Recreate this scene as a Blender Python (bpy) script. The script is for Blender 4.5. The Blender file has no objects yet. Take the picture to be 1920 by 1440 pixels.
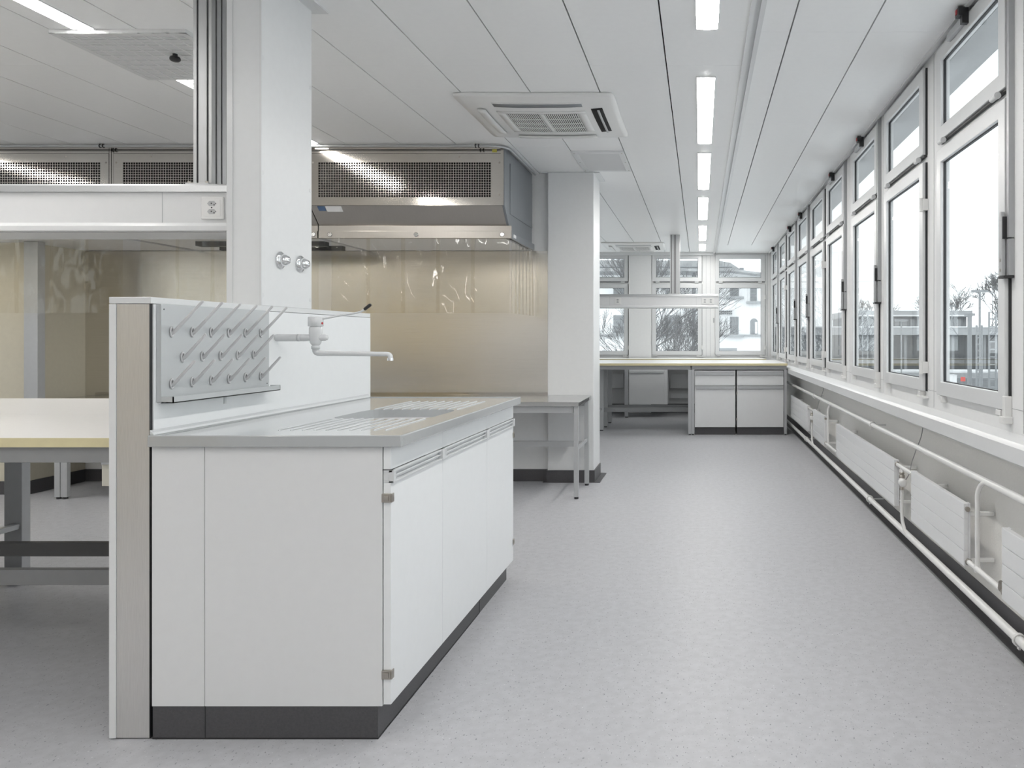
import bpy, bmesh, math, random
from mathutils import Vector, Matrix
PI = math.pi
scene = bpy.context.scene
C = scene.collection

# ------------------------------------------------------------ camera, world, exposure
F = 1420.0
cd = bpy.data.cameras.new('camera')
cd.sensor_fit = 'HORIZONTAL'; cd.sensor_width = 36.0
cd.lens = F / 1920 * 36.0
cd.shift_x = -(1313 - 960) / 1920
cd.shift_y = (635 - 720) / 1920
cd.clip_start = 0.05; cd.clip_end = 600
cam = bpy.data.objects.new('camera', cd); C.objects.link(cam)
cam.location = (0, 0, 1.25); cam.rotation_euler = (PI / 2, 0, 0)
scene.camera = cam

scene.view_settings.view_transform = 'Standard'
scene.view_settings.look = 'None'
scene.view_settings.gamma = 1
scene.view_settings.use_curve_mapping = False
scene.view_settings.exposure = 0.16

SKY = 2.0         # overcast sky radiance
LAMP = 33.0        # ceiling strip radiance
w = bpy.data.worlds.new('overcast_sky'); scene.world = w
w.use_nodes = True
nt = w.node_tree; nt.nodes.clear()
wo = nt.nodes.new('ShaderNodeOutputWorld'); bg = nt.nodes.new('ShaderNodeBackground')
tc = nt.nodes.new('ShaderNodeTexCoord'); nz = nt.nodes.new('ShaderNodeTexNoise'); cr = nt.nodes.new('ShaderNodeValToRGB')
nz.inputs['Scale'].default_value = 1.5; nz.inputs['Detail'].default_value = 3
cr.color_ramp.elements[0].color = (0.88, 0.93, 0.97, 1); cr.color_ramp.elements[1].color = (0.95, 0.99, 1.0, 1)
nt.links.new(tc.outputs['Generated'], nz.inputs['Vector']); nt.links.new(nz.outputs['Fac'], cr.inputs['Fac'])
nt.links.new(cr.outputs['Color'], bg.inputs['Color']); bg.inputs['Strength'].default_value = SKY
nt.links.new(bg.outputs[0], wo.inputs['Surface'])

# ------------------------------------------------------------ materials
def mat(name, col, rough=0.5, metal=0.0, noise=0.0, nscale=30, bump=0.0, bscale=200, spec=0.5, aniso=None, coat=0.0):
    m = bpy.data.materials.new(name); m.use_nodes = True
    n = m.node_tree; b = n.nodes['Principled BSDF']
    b.inputs['Roughness'].default_value = rough; b.inputs['Metallic'].default_value = metal
    b.inputs['Specular IOR Level'].default_value = spec
    if coat: b.inputs['Coat Weight'].default_value = coat; b.inputs['Coat Roughness'].default_value = 0.05
    t = n.nodes.new('ShaderNodeTexCoord')
    mp = n.nodes.new('ShaderNodeMapping'); n.links.new(t.outputs['Object'], mp.inputs['Vector'])
    if aniso: mp.inputs['Scale'].default_value = aniso
    x = n.nodes.new('ShaderNodeTexNoise'); x.inputs['Scale'].default_value = nscale; x.inputs['Detail'].default_value = 4
    n.links.new(mp.outputs[0], x.inputs['Vector'])
    r = n.nodes.new('ShaderNodeValToRGB')
    a = max(noise, 0.006)
    r.color_ramp.elements[0].position = .3; r.color_ramp.elements[1].position = .7
    r.color_ramp.elements[0].color = (*[c * (1 - a) for c in col], 1); r.color_ramp.elements[1].color = (*[min(1, c * (1 + a)) for c in col], 1)
    n.links.new(x.outputs['Fac'], r.inputs['Fac']); n.links.new(r.outputs['Color'], b.inputs['Base Color'])
    if bump:
        y = n.nodes.new('ShaderNodeTexNoise'); y.inputs['Scale'].default_value = bscale; y.inputs['Detail'].default_value = 3
        n.links.new(mp.outputs[0], y.inputs['Vector'])
        bb = n.nodes.new('ShaderNodeBump'); bb.inputs['Strength'].default_value = bump; bb.inputs['Distance'].default_value = 0.002
        n.links.new(y.outputs['Fac'], bb.inputs['Height']); n.links.new(bb.outputs[0], b.inputs['Normal'])
    return m

def emis(name, col, s):
    m = bpy.data.materials.new(name); m.use_nodes = True
    n = m.node_tree; n.nodes.clear()
    e = n.nodes.new('ShaderNodeEmission'); o = n.nodes.new('ShaderNodeOutputMaterial')
    e.inputs['Color'].default_value = (*col, 1); e.inputs['Strength'].default_value = s
    n.links.new(e.outputs[0], o.inputs['Surface']); return m

def clear(name, tint, ior, rough=0.0, haze=0.0, hazecol=(1, 1, 1), bump=0, bscale=(1, 1, 1)):
    m = bpy.data.materials.new(name); m.use_nodes = True
    n = m.node_tree; n.nodes.clear()
    o = n.nodes.new('ShaderNodeOutputMaterial'); tr = n.nodes.new('ShaderNodeBsdfTransparent'); gl = n.nodes.new('ShaderNodeBsdfGlossy')
    fr = n.nodes.new('ShaderNodeFresnel'); mx = n.nodes.new('ShaderNodeMixShader')
    tr.inputs['Color'].default_value = (*tint, 1); gl.inputs['Roughness'].default_value = rough
    ge = n.nodes.new('ShaderNodeNewGeometry'); ex = n.nodes.new('ShaderNodeMath'); ex.operation = 'MULTIPLY_ADD'
    ex.inputs[1].default_value = -2; ex.inputs[2].default_value = 1; n.links.new(ge.outputs['Backfacing'], ex.inputs[0])
    pw = n.nodes.new('ShaderNodeMath'); pw.operation = 'POWER'; pw.inputs[0].default_value = ior
    n.links.new(ex.outputs[0], pw.inputs[1]); n.links.new(pw.outputs[0], fr.inputs['IOR'])
    n.links.new(fr.outputs[0], mx.inputs[0]); n.links.new(gl.outputs[0], mx.inputs[2])
    src = tr
    if haze:
        df = n.nodes.new('ShaderNodeBsdfDiffuse'); df.inputs['Color'].default_value = (*hazecol, 1)
        m2 = n.nodes.new('ShaderNodeMixShader'); m2.inputs[0].default_value = haze
        n.links.new(tr.outputs[0], m2.inputs[1]); n.links.new(df.outputs[0], m2.inputs[2]); src = m2
    n.links.new(src.outputs[0], mx.inputs[1])
    if bump:
        t = n.nodes.new('ShaderNodeTexCoord'); mp = n.nodes.new('ShaderNodeMapping'); mp.inputs['Scale'].default_value = bscale
        x = n.nodes.new('ShaderNodeTexNoise'); x.inputs['Scale'].default_value = 3; x.inputs['Detail'].default_value = 1
        bb = n.nodes.new('ShaderNodeBump'); bb.inputs['Strength'].default_value = bump; bb.inputs['Distance'].default_value = .02
        n.links.new(t.outputs['Object'], mp.inputs[0]); n.links.new(mp.outputs[0], x.inputs['Vector'])
        n.links.new(x.outputs['Fac'], bb.inputs['Height']); n.links.new(bb.outputs[0], gl.inputs['Normal'])
    n.links.new(mx.outputs[0], o.inputs['Surface']); return m

def vinyl(name, base, dark, light):
    m = bpy.data.materials.new(name); m.use_nodes = True
    n = m.node_tree; b = n.nodes['Principled BSDF']; L = n.links
    b.inputs['Roughness'].default_value = 0.40; b.inputs['Specular IOR Level'].default_value = 0.22
    t = n.nodes.new('ShaderNodeTexCoord')
    def fleck(scale, thr, stretch, rot):
        mp = n.nodes.new('ShaderNodeMapping'); mp.inputs['Scale'].default_value = stretch; mp.inputs['Rotation'].default_value = (0, 0, rot)
        L.new(t.outputs['Object'], mp.inputs[0])
        x = n.nodes.new('ShaderNodeTexNoise'); x.inputs['Scale'].default_value = scale; x.inputs['Detail'].default_value = 1.5
        L.new(mp.outputs[0], x.inputs['Vector'])
        r = n.nodes.new('ShaderNodeValToRGB')
        r.color_ramp.elements[0].position = thr; r.color_ramp.elements[0].color = (0, 0, 0, 1)
        r.color_ramp.elements[1].position = thr + .03; r.color_ramp.elements[1].color = (1, 1, 1, 1)
        L.new(x.outputs['Fac'], r.inputs['Fac']); return r
    def mix(fac, a, c):
        x = n.nodes.new('ShaderNodeMixRGB'); L.new(fac.outputs[0], x.inputs[0]); x.inputs[2].default_value = (*c, 1)
        if isinstance(a, tuple): x.inputs[1].default_value = (*a, 1)
        else: L.new(a.outputs[0], x.inputs[1])
        return x
    cl = n.nodes.new('ShaderNodeTexNoise'); cl.inputs['Scale'].default_value = 26; cl.inputs['Detail'].default_value = 6
    L.new(t.outputs['Object'], cl.inputs['Vector'])
    rr = n.nodes.new('ShaderNodeValToRGB')
    rr.color_ramp.elements[0].position = .35; rr.color_ramp.elements[1].position = .65
    rr.color_ramp.elements[0].color = (*[c * .95 for c in base], 1); rr.color_ramp.elements[1].color = (*[c * 1.05 for c in base], 1)
    L.new(cl.outputs['Fac'], rr.inputs['Fac'])
    x = mix(fleck(125, .675, (1, .55, 1), 0.3), rr, dark)
    x = mix(fleck(185, .70, (.6, 1, 1), 0.9), x, tuple(c * 1.15 for c in dark))
    x = mix(fleck(140, .715, (1, .7, 1), 2.0), x, light)
    L.new(x.outputs[0], b.inputs['Base Color'])
    return m

M = {}
M['wall'] = mat('wall_paint', (.82, .825, .825), .55, noise=.01)
M['column'] = mat('column_paint', (.76, .77, .775), .35, noise=.01)
M['rough'] = mat('rough_plaster', (.86, .85, .82), .8, bump=.9, bscale=110)
M['ceil'] = mat('ceiling_metal', (.90, .905, .905), .38, noise=.008, bump=.03, bscale=900)
M['shade'] = mat('shade_black', (.02, .02, .02), .9)  # near-black colour standing in for shade in joints and hollows
M['floor'] = vinyl('speckled_vinyl', (.462, .465, .485), (.24, .24, .26), (.64, .64, .65))
M['skirt'] = mat('dark_skirting_vinyl', (.075, .073, .078), .4, noise=.12, nscale=160)
M['lam'] = mat('white_laminate', (.76, .765, .77), .32, noise=.008)
M['lamc'] = mat('cream_laminate', (.66, .64, .56), .4, noise=.01)
M['door'] = mat('white_door_laminate', (.84, .855, .865), .3, noise=.008)
M['wtop'] = mat('pale_worktop', (.84, .83, .81), .32, noise=.01)
M['yedge'] = mat('yellow_edging', (.70, .63, .39), .45, noise=.03)
M['alu'] = mat('brushed_aluminium', (.50, .51, .52), .42, metal=.75, noise=.05, nscale=20, aniso=(40, 40, 1))
M['alus'] = mat('satin_aluminium', (.70, .69, .68), .38, metal=.85, noise=.05, nscale=20, aniso=(40, 40, 1))
M['gsteel'] = mat('grey_coated_steel', (.30, .305, .31), .45, metal=.2, noise=.02)
M['dsteel'] = mat('dark_coated_steel', (.11, .11, .11), .5, noise=.02)
M['lsteel'] = mat('light_coated_steel', (.48, .49, .50), .4, metal=.3, noise=.02)
M['groove'] = mat('dark_groove', (.08, .08, .08), .6)
M['inox'] = mat('stainless_steel', (.58, .555, .52), .12, metal=1, noise=.03, nscale=12, aniso=(1, 1, 60), bump=.01)
M['inoxr'] = mat('satin_stainless_steel', (.50, .475, .44), .30, metal=1, noise=.03, nscale=12, aniso=(60, 1, 1))
M['inoxw'] = mat('stainless_wall_sheet', (.73, .705, .66), .26, metal=1, noise=.03, nscale=3, aniso=(1, 1, 40), bump=.02, bscale=40)
M['inoxt'] = mat('stainless_table_top', (.60, .60, .60), .16, metal=1, noise=.03, nscale=10)
M['zinc'] = mat('grey_sheet_metal', (.27, .29, .31), .35, metal=.6, noise=.04, nscale=4)
M['chrome'] = mat('chrome', (.82, .83, .84), .06, metal=1)
M['nickel'] = mat('nickel_fitting', (.45, .42, .38), .3, metal=1, noise=.1)
M['pp'] = mat('grey_polypropylene', (.44, .455, .46), .12, noise=.01, spec=.7, coat=.4)
M['ppl'] = mat('light_polypropylene', (.62, .64, .65), .35, noise=.01)
M['ppg'] = mat('pegboard_plastic', (.52, .54, .55), .22, noise=.015, nscale=8)
M['peg'] = mat('peg_plastic', (.60, .60, .61), .3, noise=.01)
M['handle'] = mat('light_grey_handle', (.66, .67, .68), .3, noise=.01)
M['epoxy'] = mat('white_epoxy_coating', (.70, .71, .72), .25, noise=.01)
M['pipe'] = mat('white_enamel_pipe', (.78, .78, .77), .25, noise=.01)
M['rad'] = mat('radiator_enamel', (.76, .77, .78), .3, noise=.008)
M['frame'] = mat('window_frame_white', (.72, .73, .735), .28, noise=.008)
M['frameg'] = mat('window_profile_grey', (.42, .43, .44), .35, metal=.4, noise=.02)
M['gasket'] = mat('black_gasket', (.025, .027, .03), .5)
M['black'] = mat('black_plastic', (.02, .02, .022), .4)
M['red'] = mat('red_plastic', (.45, .02, .03), .4)
M['plastic'] = mat('white_plastic', (.78, .78, .77), .3)
M['glass'] = clear('window_glass', (.97, .985, .985), 1.5)
M['film'] = clear('clear_pvc_strip', (.96, .94, .89), 1.45, rough=.05, haze=.015, hazecol=(.8, .76, .68), bump=.9, bscale=(2.2, 2.2, 1.0))
M['lamp'] = emis('lamp_diffuser', (1.0, .972, .935), LAMP)
M['label'] = mat('paper_label', (.75, .75, .75), .6)
M['ylabel'] = mat('yellow_sticker', (.55, .50, .10), .6)
M['blabel'] = mat('blue_sticker', (.08, .14, .25), .6)
M['filter'] = mat('filter_panel', (.86, .86, .87), .5, noise=.02)
M['cable'] = mat('grey_cable', (.35, .35, .35), .5)
M['yellow'] = mat('ochre_paint', (.66, .49, .17), .5, noise=.02)
M['cream'] = mat('cream_paint', (.62, .58, .47), .6, noise=.02)
M['snow'] = mat('snowy_ground', (.66, .67, .68), .9, noise=.25, nscale=.6)
M['render'] = mat('white_render', (.84, .845, .85), .9, noise=.03, nscale=4)
M['roof'] = mat('snowy_roof_tiles', (.36, .365, .37), .9, noise=.25, nscale=3)
M['soffit'] = mat('grey_soffit', (.40, .41, .42), .8, noise=.05)
M['shutter'] = mat('grey_shutter', (.30, .31, .32), .8, noise=.1, nscale=4)
M['bark'] = mat('bare_bark', (.17, .168, .17), .9, noise=.2)
M['concrete'] = mat('pale_concrete', (.38, .39, .40), .9, noise=.08, nscale=2)
M['diffp'] = mat('diffuser_backing', (.74, .75, .75), .6)
M['dbuild'] = mat('dark_facade', (.22, .23, .24), .8, noise=.12, nscale=2)
M['rail'] = mat('rail_ballast', (.20, .20, .21), .9, noise=.5, nscale=2)
M['mast'] = mat('galvanised_mast', (.26, .27, .28), .6, noise=.08)
M['redsign'] = mat('red_signal_board', (.7, .12, .10), .6)

# ------------------------------------------------------------ mesh helpers
class MB:
    def __init__(s): s.v = []; s.f = []; s.sm = []
    def add(s, vs, fs, smooth=False):
        o = len(s.v); s.v += [tuple(v) for v in vs]
        for f in fs: s.f.append(tuple(i + o for i in f)); s.sm.append(smooth)
        return s
    def box(s, x0, x1, y0, y1, z0, z1):
        x0, x1 = sorted((x0, x1)); y0, y1 = sorted((y0, y1)); z0, z1 = sorted((z0, z1))
        return s.add([(x0, y0, z0), (x1, y0, z0), (x1, y1, z0), (x0, y1, z0), (x0, y0, z1), (x1, y0, z1), (x1, y1, z1), (x0, y1, z1)],
                     [(0, 3, 2, 1), (4, 5, 6, 7), (0, 1, 5, 4), (1, 2, 6, 5), (2, 3, 7, 6), (3, 0, 4, 7)])
    def prism(s, pts, axis, a, b):
        # pts: closed 2D outline in the two other axes; extruded along axis from a to b
        def P(p, t):
            return {'x': (t, p[0], p[1]), 'y': (p[0], t, p[1]), 'z': (p[0], p[1], t)}[axis]
        n = len(pts)
        vs = [P(p, a) for p in pts] + [P(p, b) for p in pts]
        fs = [tuple(range(n)), tuple(range(2 * n - 1, n - 1, -1))] + [(i, i + n, (i + 1) % n + n, (i + 1) % n) for i in range(n)]
        return s.add(vs, fs)
    def tube(s, pts, r, n=12, caps=True):
        pts = [Vector(p) for p in pts]
        rs = r if isinstance(r, (list, tuple)) else [r] * len(pts)
        vs = []; fs = []; up = None
        for i, p in enumerate(pts):
            if i == 0: t = pts[1] - p
            elif i == len(pts) - 1: t = p - pts[-2]
            else: t = (p - pts[i - 1]).normalized() + (pts[i + 1] - p).normalized()
            t.normalize()
            if up is None:
                up = Vector((0, 0, 1)) if abs(t.z) < .9 else Vector((1, 0, 0))
            a = up - t * up.dot(t)
            if a.length < 1e-5: a = t.orthogonal()
            a.normalize(); b = t.cross(a); up = a
            for k in range(n):
                q = 2 * PI * k / n
                vs.append(p + (a * math.cos(q) + b * math.sin(q)) * rs[i])
        for i in range(len(pts) - 1):
            for k in range(n):
                fs.append((i * n + k, i * n + (k + 1) % n, (i + 1) * n + (k + 1) % n, (i + 1) * n + k))
        s.add(vs, fs, True)
        if caps:
            m = len(pts)
            s.add(vs[:n], [tuple(range(n - 1, -1, -1))]); s.add(vs[(m - 1) * n:], [tuple(range(n))])
        return s
    def cyl(s, p0, p1, r, n=20): return s.tube([p0, p1], r, n)
    def lathe(s, o, ax, prof, n=24):
        # prof: list of (distance along ax, radius)
        ax = Vector(ax).normalized(); o = Vector(o)
        return s.tube([o + ax * d for d, r in prof], [max(r, 1e-4) for d, r in prof], n, True) if False else s._lathe(o, ax, prof, n)
    def _lathe(s, o, ax, prof, n):
        a = ax.orthogonal().normalized(); b = ax.cross(a); vs = []; fs = []
        for d, r in prof:
            for k in range(n):
                q = 2 * PI * k / n; vs.append(o + ax * d + (a * math.cos(q) + b * math.sin(q)) * r)
        for i in range(len(prof) - 1):
            for k in range(n): fs.append((i * n + k, i * n + (k + 1) % n, (i + 1) * n + (k + 1) % n, (i + 1) * n + k))
        m = len(prof)
        s.add(vs, fs, True); s.add(vs[:n], [tuple(range(n - 1, -1, -1))]); s.add(vs[(m - 1) * n:], [tuple(range(n))])
        return s
    def ring(s, o, ax, R, r, n=24, m=8):
        ax = Vector(ax).normalized(); a = ax.orthogonal().normalized(); b = ax.cross(a); o = Vector(o); vs = []; fs = []
        for i in range(n):
            q = 2 * PI * i / n; d = a * math.cos(q) + b * math.sin(q)
            for j in range(m):
                p = 2 * PI * j / m; vs.append(o + d * (R + r * math.cos(p)) + ax * r * math.sin(p))
        for i in range(n):
            for j in range(m): fs.append((i * m + j, ((i + 1) % n) * m + j, ((i + 1) % n) * m + (j + 1) % m, i * m + (j + 1) % m))
        return s.add(vs, fs, True)
    def build(s, name, m, parent=None, bevel=0):
        me = bpy.data.meshes.new(name)
        org = Vector(parent_world(parent)) if parent else Vector((0, 0, 0))
        me.from_pydata([tuple(Vector(v) - org) for v in s.v], [], s.f)
        for p, q in zip(me.polygons, s.sm): p.use_smooth = q
        bm = bmesh.new(); bm.from_mesh(me); bmesh.ops.recalc_face_normals(bm, faces=bm.faces); bm.to_mesh(me); bm.free()
        me.materials.append(M[m] if isinstance(m, str) else m); me.update()
        o = bpy.data.objects.new(name, me); C.objects.link(o)
        if parent: o.parent = parent
        if bevel:
            b = o.modifiers.new('bevel', 'BEVEL'); b.width = bevel; b.segments = 2; b.limit_method = 'ANGLE'; b.angle_limit = .6
        return o
def parent_world(p):
    v = Vector(p.location)
    while p.parent: p = p.parent; v += Vector(p.location)
    return v
def thing(name, label, cat, loc=(0, 0, 0), group=None, kind=None):
    o = bpy.data.objects.new(name, None); C.objects.link(o); o.location = loc; o.empty_display_size = .1
    return tag(o, label, cat, group, kind)
def tag(o, label, cat, group=None, kind=None):
    o['label'] = label; o['category'] = cat
    if group: o['group'] = group
    if kind: o['kind'] = kind
    return o
def struct(name, mb, m, label, cat, bevel=0):
    return tag(mb.build(name, m, None, bevel), label, cat, None, 'structure')
def kids(o): return [c for c in bpy.data.objects if c.parent is o]
def copy_tree(o, parent=None):
    c = o.copy(); C.objects.link(c); c.parent = parent
    for ch in kids(o): copy_tree(ch, c)
    return c

# ============================================================ SETTING
H = 2.70
XW = 1.19      # inner face of the window wall
XL = 1.313      # inner face of the recessed wall under the sill
YB = 12.815      # back wall
WC = [3.32, 4.39, 5.43, 6.60, 7.60, 8.68, 9.74, 10.82, 11.93]   # window centres, right wall
EXTRA = [2.25, 1.18, .1, -1.0]
BW = [.673, -.394, -1.64, -2.9, -4.0]                              # window centres, back wall
HW = .42

fl = MB().box(-8.2, 1.40, -3.2, YB + .2, -.12, 0)
struct('floor', fl, 'floor', 'light grey speckled vinyl floor running the length of the laboratory', 'floor')

# ceiling: metal panels with open joints
cl = MB()
def panels(x0, x1, xs, ys, y0, y1):
    g = .0035
    xs = sorted(xs); ys = sorted(ys)
    xs = [x0 - g] + [x for x in xs if x0 < x < x1] + [x1 + g]
    yy = [y0] + [y for y in ys if y0 < y < y1] + [y1]
    for a, b in zip(xs[:-1], xs[1:]):
        for c, d in zip(yy[:-1], yy[1:]):
            cl.box(a + g, b - g, c + .0006, d - .0006, H, H + .02)
lx = [-.18 - .41 * k for k in range(20)]
ly = [4.02 + 1.7 * k for k in range(-5, 6)]
panels(-8.2, .219, lx, ly, -3.2, YB + .02)
rx = [.425, .795]
ry = [3.58 + 1.53 * k for k in range(-5, 7)]
panels(.285, 1.148, rx, [y for y in ry if y < 11.5], -3.2, 11.75)
cl.box(.285, 1.148, 11.75, YB, H, H + .02)
struct('ceiling', cl, 'ceil', 'white metal panel ceiling with thin dark joints', 'ceiling')
struct('trim_1', MB().box(-8.3, 1.45, -3.3, YB + .2, H + .035, H + .1), 'shade', 'black backing above the open ceiling joints, standing in for the unlit void', 'ceiling void')  # black slab takes the place of shade above the joints
t = MB(); t.box(.219, .240, -3.2, YB, H - .012, H + .02); t.box(.262, .285, -3.2, YB, H - .012, H + .02); t.box(.240, .262, -3.2, YB, H + .004, H + .02)
struct('trim_2', t, 'frame', 'double white ridge running along the ceiling beside the right light row', 'trim')
t = MB().box(1.148, 1.166, -3.2, YB, H - .012, H + .05).box(1.166, XW, -3.2, YB, H + .004, H + .05)
struct('trim_3', t, 'frame', 'white edge trim where the ceiling meets the window wall', 'trim')
t = MB().box(-4.6, .219, YB - .12, YB, H - .045, H)
struct('trim_4', t, 'frame', 'white strip closing the ceiling against the far wall, left of the ridge', 'trim')

# right wall
wr = MB()
z0, z1, z2, z3 = 1.005, 2.135, 2.275, 2.62
allw = sorted(EXTRA + WC)
XO = XW + .022
wr.box(XW, XO, -3.2, YB + .03, .875, z0); wr.box(XW, XO, -3.2, YB + .03, z3, H + .08)
ys = [-3.2]
for c in allw: ys += [c - HW + .045, c + HW - .045]
ys.append(YB + .03)
for i in range(0, len(ys), 2): wr.box(XW, XO, ys[i], ys[i + 1], z0, z3)
for c in allw: wr.box(XW, XO, c - HW + .045, c + HW - .045, z1, z2)
# seams of the wall panels
struct('wall_right', wr, 'wall', 'white panelled window wall on the right', 'wall')
s = MB()
for a, b in zip(allw[:-1], allw[1:]):
    m_ = (a + b) / 2 + .0
    s.box(XW - .0015, XW + .002, m_ - .0015, m_ + .0015, .90, H)
s.box(XW - .0015, XW + .002, -3.2, YB, .982, .9845)
struct('trim_5', s, 'lsteel', 'fine grey joints of the panels between the right-hand windows', 'trim')
struct('wall_right_lower', MB().box(XL, 1.40, -3.2, YB, 0, .80), 'rough', 'rough plastered wall below the window sill behind the radiators', 'wall')
t = MB().prism([(1.41, .875), (XW, .893), (1.158, .868), (1.154, .8625), (1.150, .865), (1.146, .8605), (1.142, .863), (1.135, .856), (1.135, .80), (1.150, .79), (1.150, .835), (1.41, .835)], 'y', -3.2, YB)
struct('trim_6', t, 'frame', 'long white metal window sill with a ribbed front edge', 'window sill')
t = MB().prism([(XL, 0), (XL - .07, 0), (XL - .07, .003), (XL - .012, .006), (XL - .006, .014), (XL - .005, .105), (XL, .106)], 'y', -3.2, YB)
struct('baseboard_right', t, 'skirt', 'dark grey coved skirting under the radiators', 'baseboard')
struct('trim_7', MB().box(XL - .085, XL - .07, -3.2, YB, 0, .002), 'lsteel', 'thin grey weld line where skirting meets the pale floor', 'trim')

# back wall
wb = MB()
xl = -5.0
wb.box(xl, 1.45, YB, YB + .025, 0, z0); wb.box(xl, XO, YB, YB + .025, z3, H + .08)
xs = [xl]
for c in sorted(BW): xs += [c - HW + .045, c + HW - .045]
xs.append(XO)
for i in range(0, len(xs), 2): wb.box(xs[i], xs[i + 1], YB, YB + .025, z0, z3)
for c in BW: wb.box(c - HW + .045, c + HW - .045, YB, YB + .025, z1, z2)
wb.box(-1.205, -.83, YB - .05, YB, 0, H)        # projecting pier
struct('wall_back', wb, 'wall', 'white far wall with three windows and a projecting pier', 'wall')
struct('baseboard_back', MB().box(-1.195 - 3, XL, YB - .015, YB, 0, .15), 'skirt', 'dark skirting at the foot of the far wall', 'baseboard')
s = MB()
for x in (.02, .17, .10, 1.14, 1.19): s.box(x - .002, x + .002, YB - .003, YB + .001, .95, H)
struct('trim_8', s, 'lsteel', 'vertical profile joints between the far windows', 'trim')

# wall behind the hoods, side walls, rear wall
WD = 6.65
struct('wall_left_far', MB().box(-8.2, -1.30, WD + .006, WD + .2, 0, H), 'wall', 'white partition wall behind the stainless hoods', 'wall')
struct('wall_cladding', MB().box(-5.40, -1.325, WD, WD + .005, .75, 2.02), 'inoxw', 'brushed stainless sheet cladding the wall behind the steel table', 'wall')
struct('baseboard_left', MB().box(-8.1, -1.32, WD - .012, WD + .006, 0, .105), 'skirt', 'dark skirting on the wall behind the steel table', 'baseboard')
LW = [-2.1, -.4, 1.3, 3.0, 4.7]                                   # windows of the opposite wall
m = MB(); m.box(-8.125, -8.1, -3.2, WD + .2, 0, 1.005).box(-8.125, -8.1, -3.2, WD + .2, 2.62, H)
ys = [-3.2]
for c in LW: ys += [c - .375, c + .375]
ys.append(WD + .2)
for i in range(0, len(ys), 2): m.box(-8.125, -8.1, ys[i], ys[i + 1], 1.005, 2.62)
for c in LW: m.box(-8.125, -8.1, c - .375, c + .375, 2.135, 2.275)
struct('wall_left', m, 'wall', 'white wall with windows closing the room on the left', 'wall')
struct('wall_left_back', MB().box(-5.0, -4.8, WD + .2, YB, 0, H), 'wall', 'white wall at the left of the far room', 'wall')
struct('wall_rear', MB().box(-8.3, 1.45, -3.3, -3.1, 0, H), 'wall', 'white wall behind the viewpoint', 'wall')
dr = MB().box(-7.8, -4.9, -3.1, -3.06, 0, 2.3)  # added unseen panel that tints the reflections in the steel cladding
struct('reflected_panel', dr, 'yellow', 'added unseen ochre panel behind the viewpoint for yellow reflections in the steel cladding', 'door')
struct('wall_pier', MB().box(-6.6, -5.40, 6.08, WD, .106, H), 'cream', 'cream pier beside the stainless cladding on the far left', 'wall')
struct('baseboard_pier', MB().box(-6.6, -5.388, 6.068, WD, 0, .106), 'skirt', 'dark skirting around the foot of the cream pier', 'baseboard')

# column in the middle of the room
cx0, cx1, cy0, cy1 = -1.328, -.925, 6.585, 6.97
struct('column', MB().box(cx0, cx1, cy0, cy1, .10, H), 'column', 'white square column at the end of the steel table', 'column', .008)
t = MB().box(cx0 - .008, cx1 + .008, cy0 - .008, cy1 + .008, .006, .106).box(cx0 - .04, cx1 + .055, cy0 - .012, cy1 + .055, 0, .006)
struct('baseboard_column', t, 'skirt', 'dark skirting wrapped around the white column', 'baseboard')
t = MB().box(cx0 - .06, cx0, cy0 + .0, cy0 + .03, H - .008, H).box(cx1, cx1 + .05, cy0 + .0, cy1, H - .008, H)
struct('trim_9', t, 'frame', 'white ceiling collar around the square column', 'trim')

# ============================================================ WINDOWS
def rect_frame(mb, x0, x1, z0, z1, w, y0, y1):
    mb.box(x0, x0 + w, y0, y1, z0, z1); mb.box(x1 - w, x1, y0, y1, z0, z1)
    mb.box(x0 + w, x1 - w, y0, y1, z0, z0 + w); mb.box(x0 + w, x1 - w, y0, y1, z1 - w, z1)
def hollow_frame(mb, x0, x1, z0, z1, w, y0, y1):
    # mitre-less closed ring with coplanar faces
    o = [(x0, z0), (x1, z0), (x1, z1), (x0, z1)]; i = [(x0 + w, z0 + w), (x1 - w, z0 + w), (x1 - w, z1 - w), (x0 + w, z1 - w)]
    vs = [(p[0], y, p[1]) for y in (y0, y1) for p in o + i]; fs = []
    for k in range(4):
        n = (k + 1) % 4
        fs += [(k, n, 4 + n, 4 + k), (8 + k, 12 + k, 12 + n, 8 + n), (k, 8 + k, 8 + n, n), (4 + k, 4 + n, 12 + n, 12 + k)]
    mb.add(vs, fs)
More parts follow.
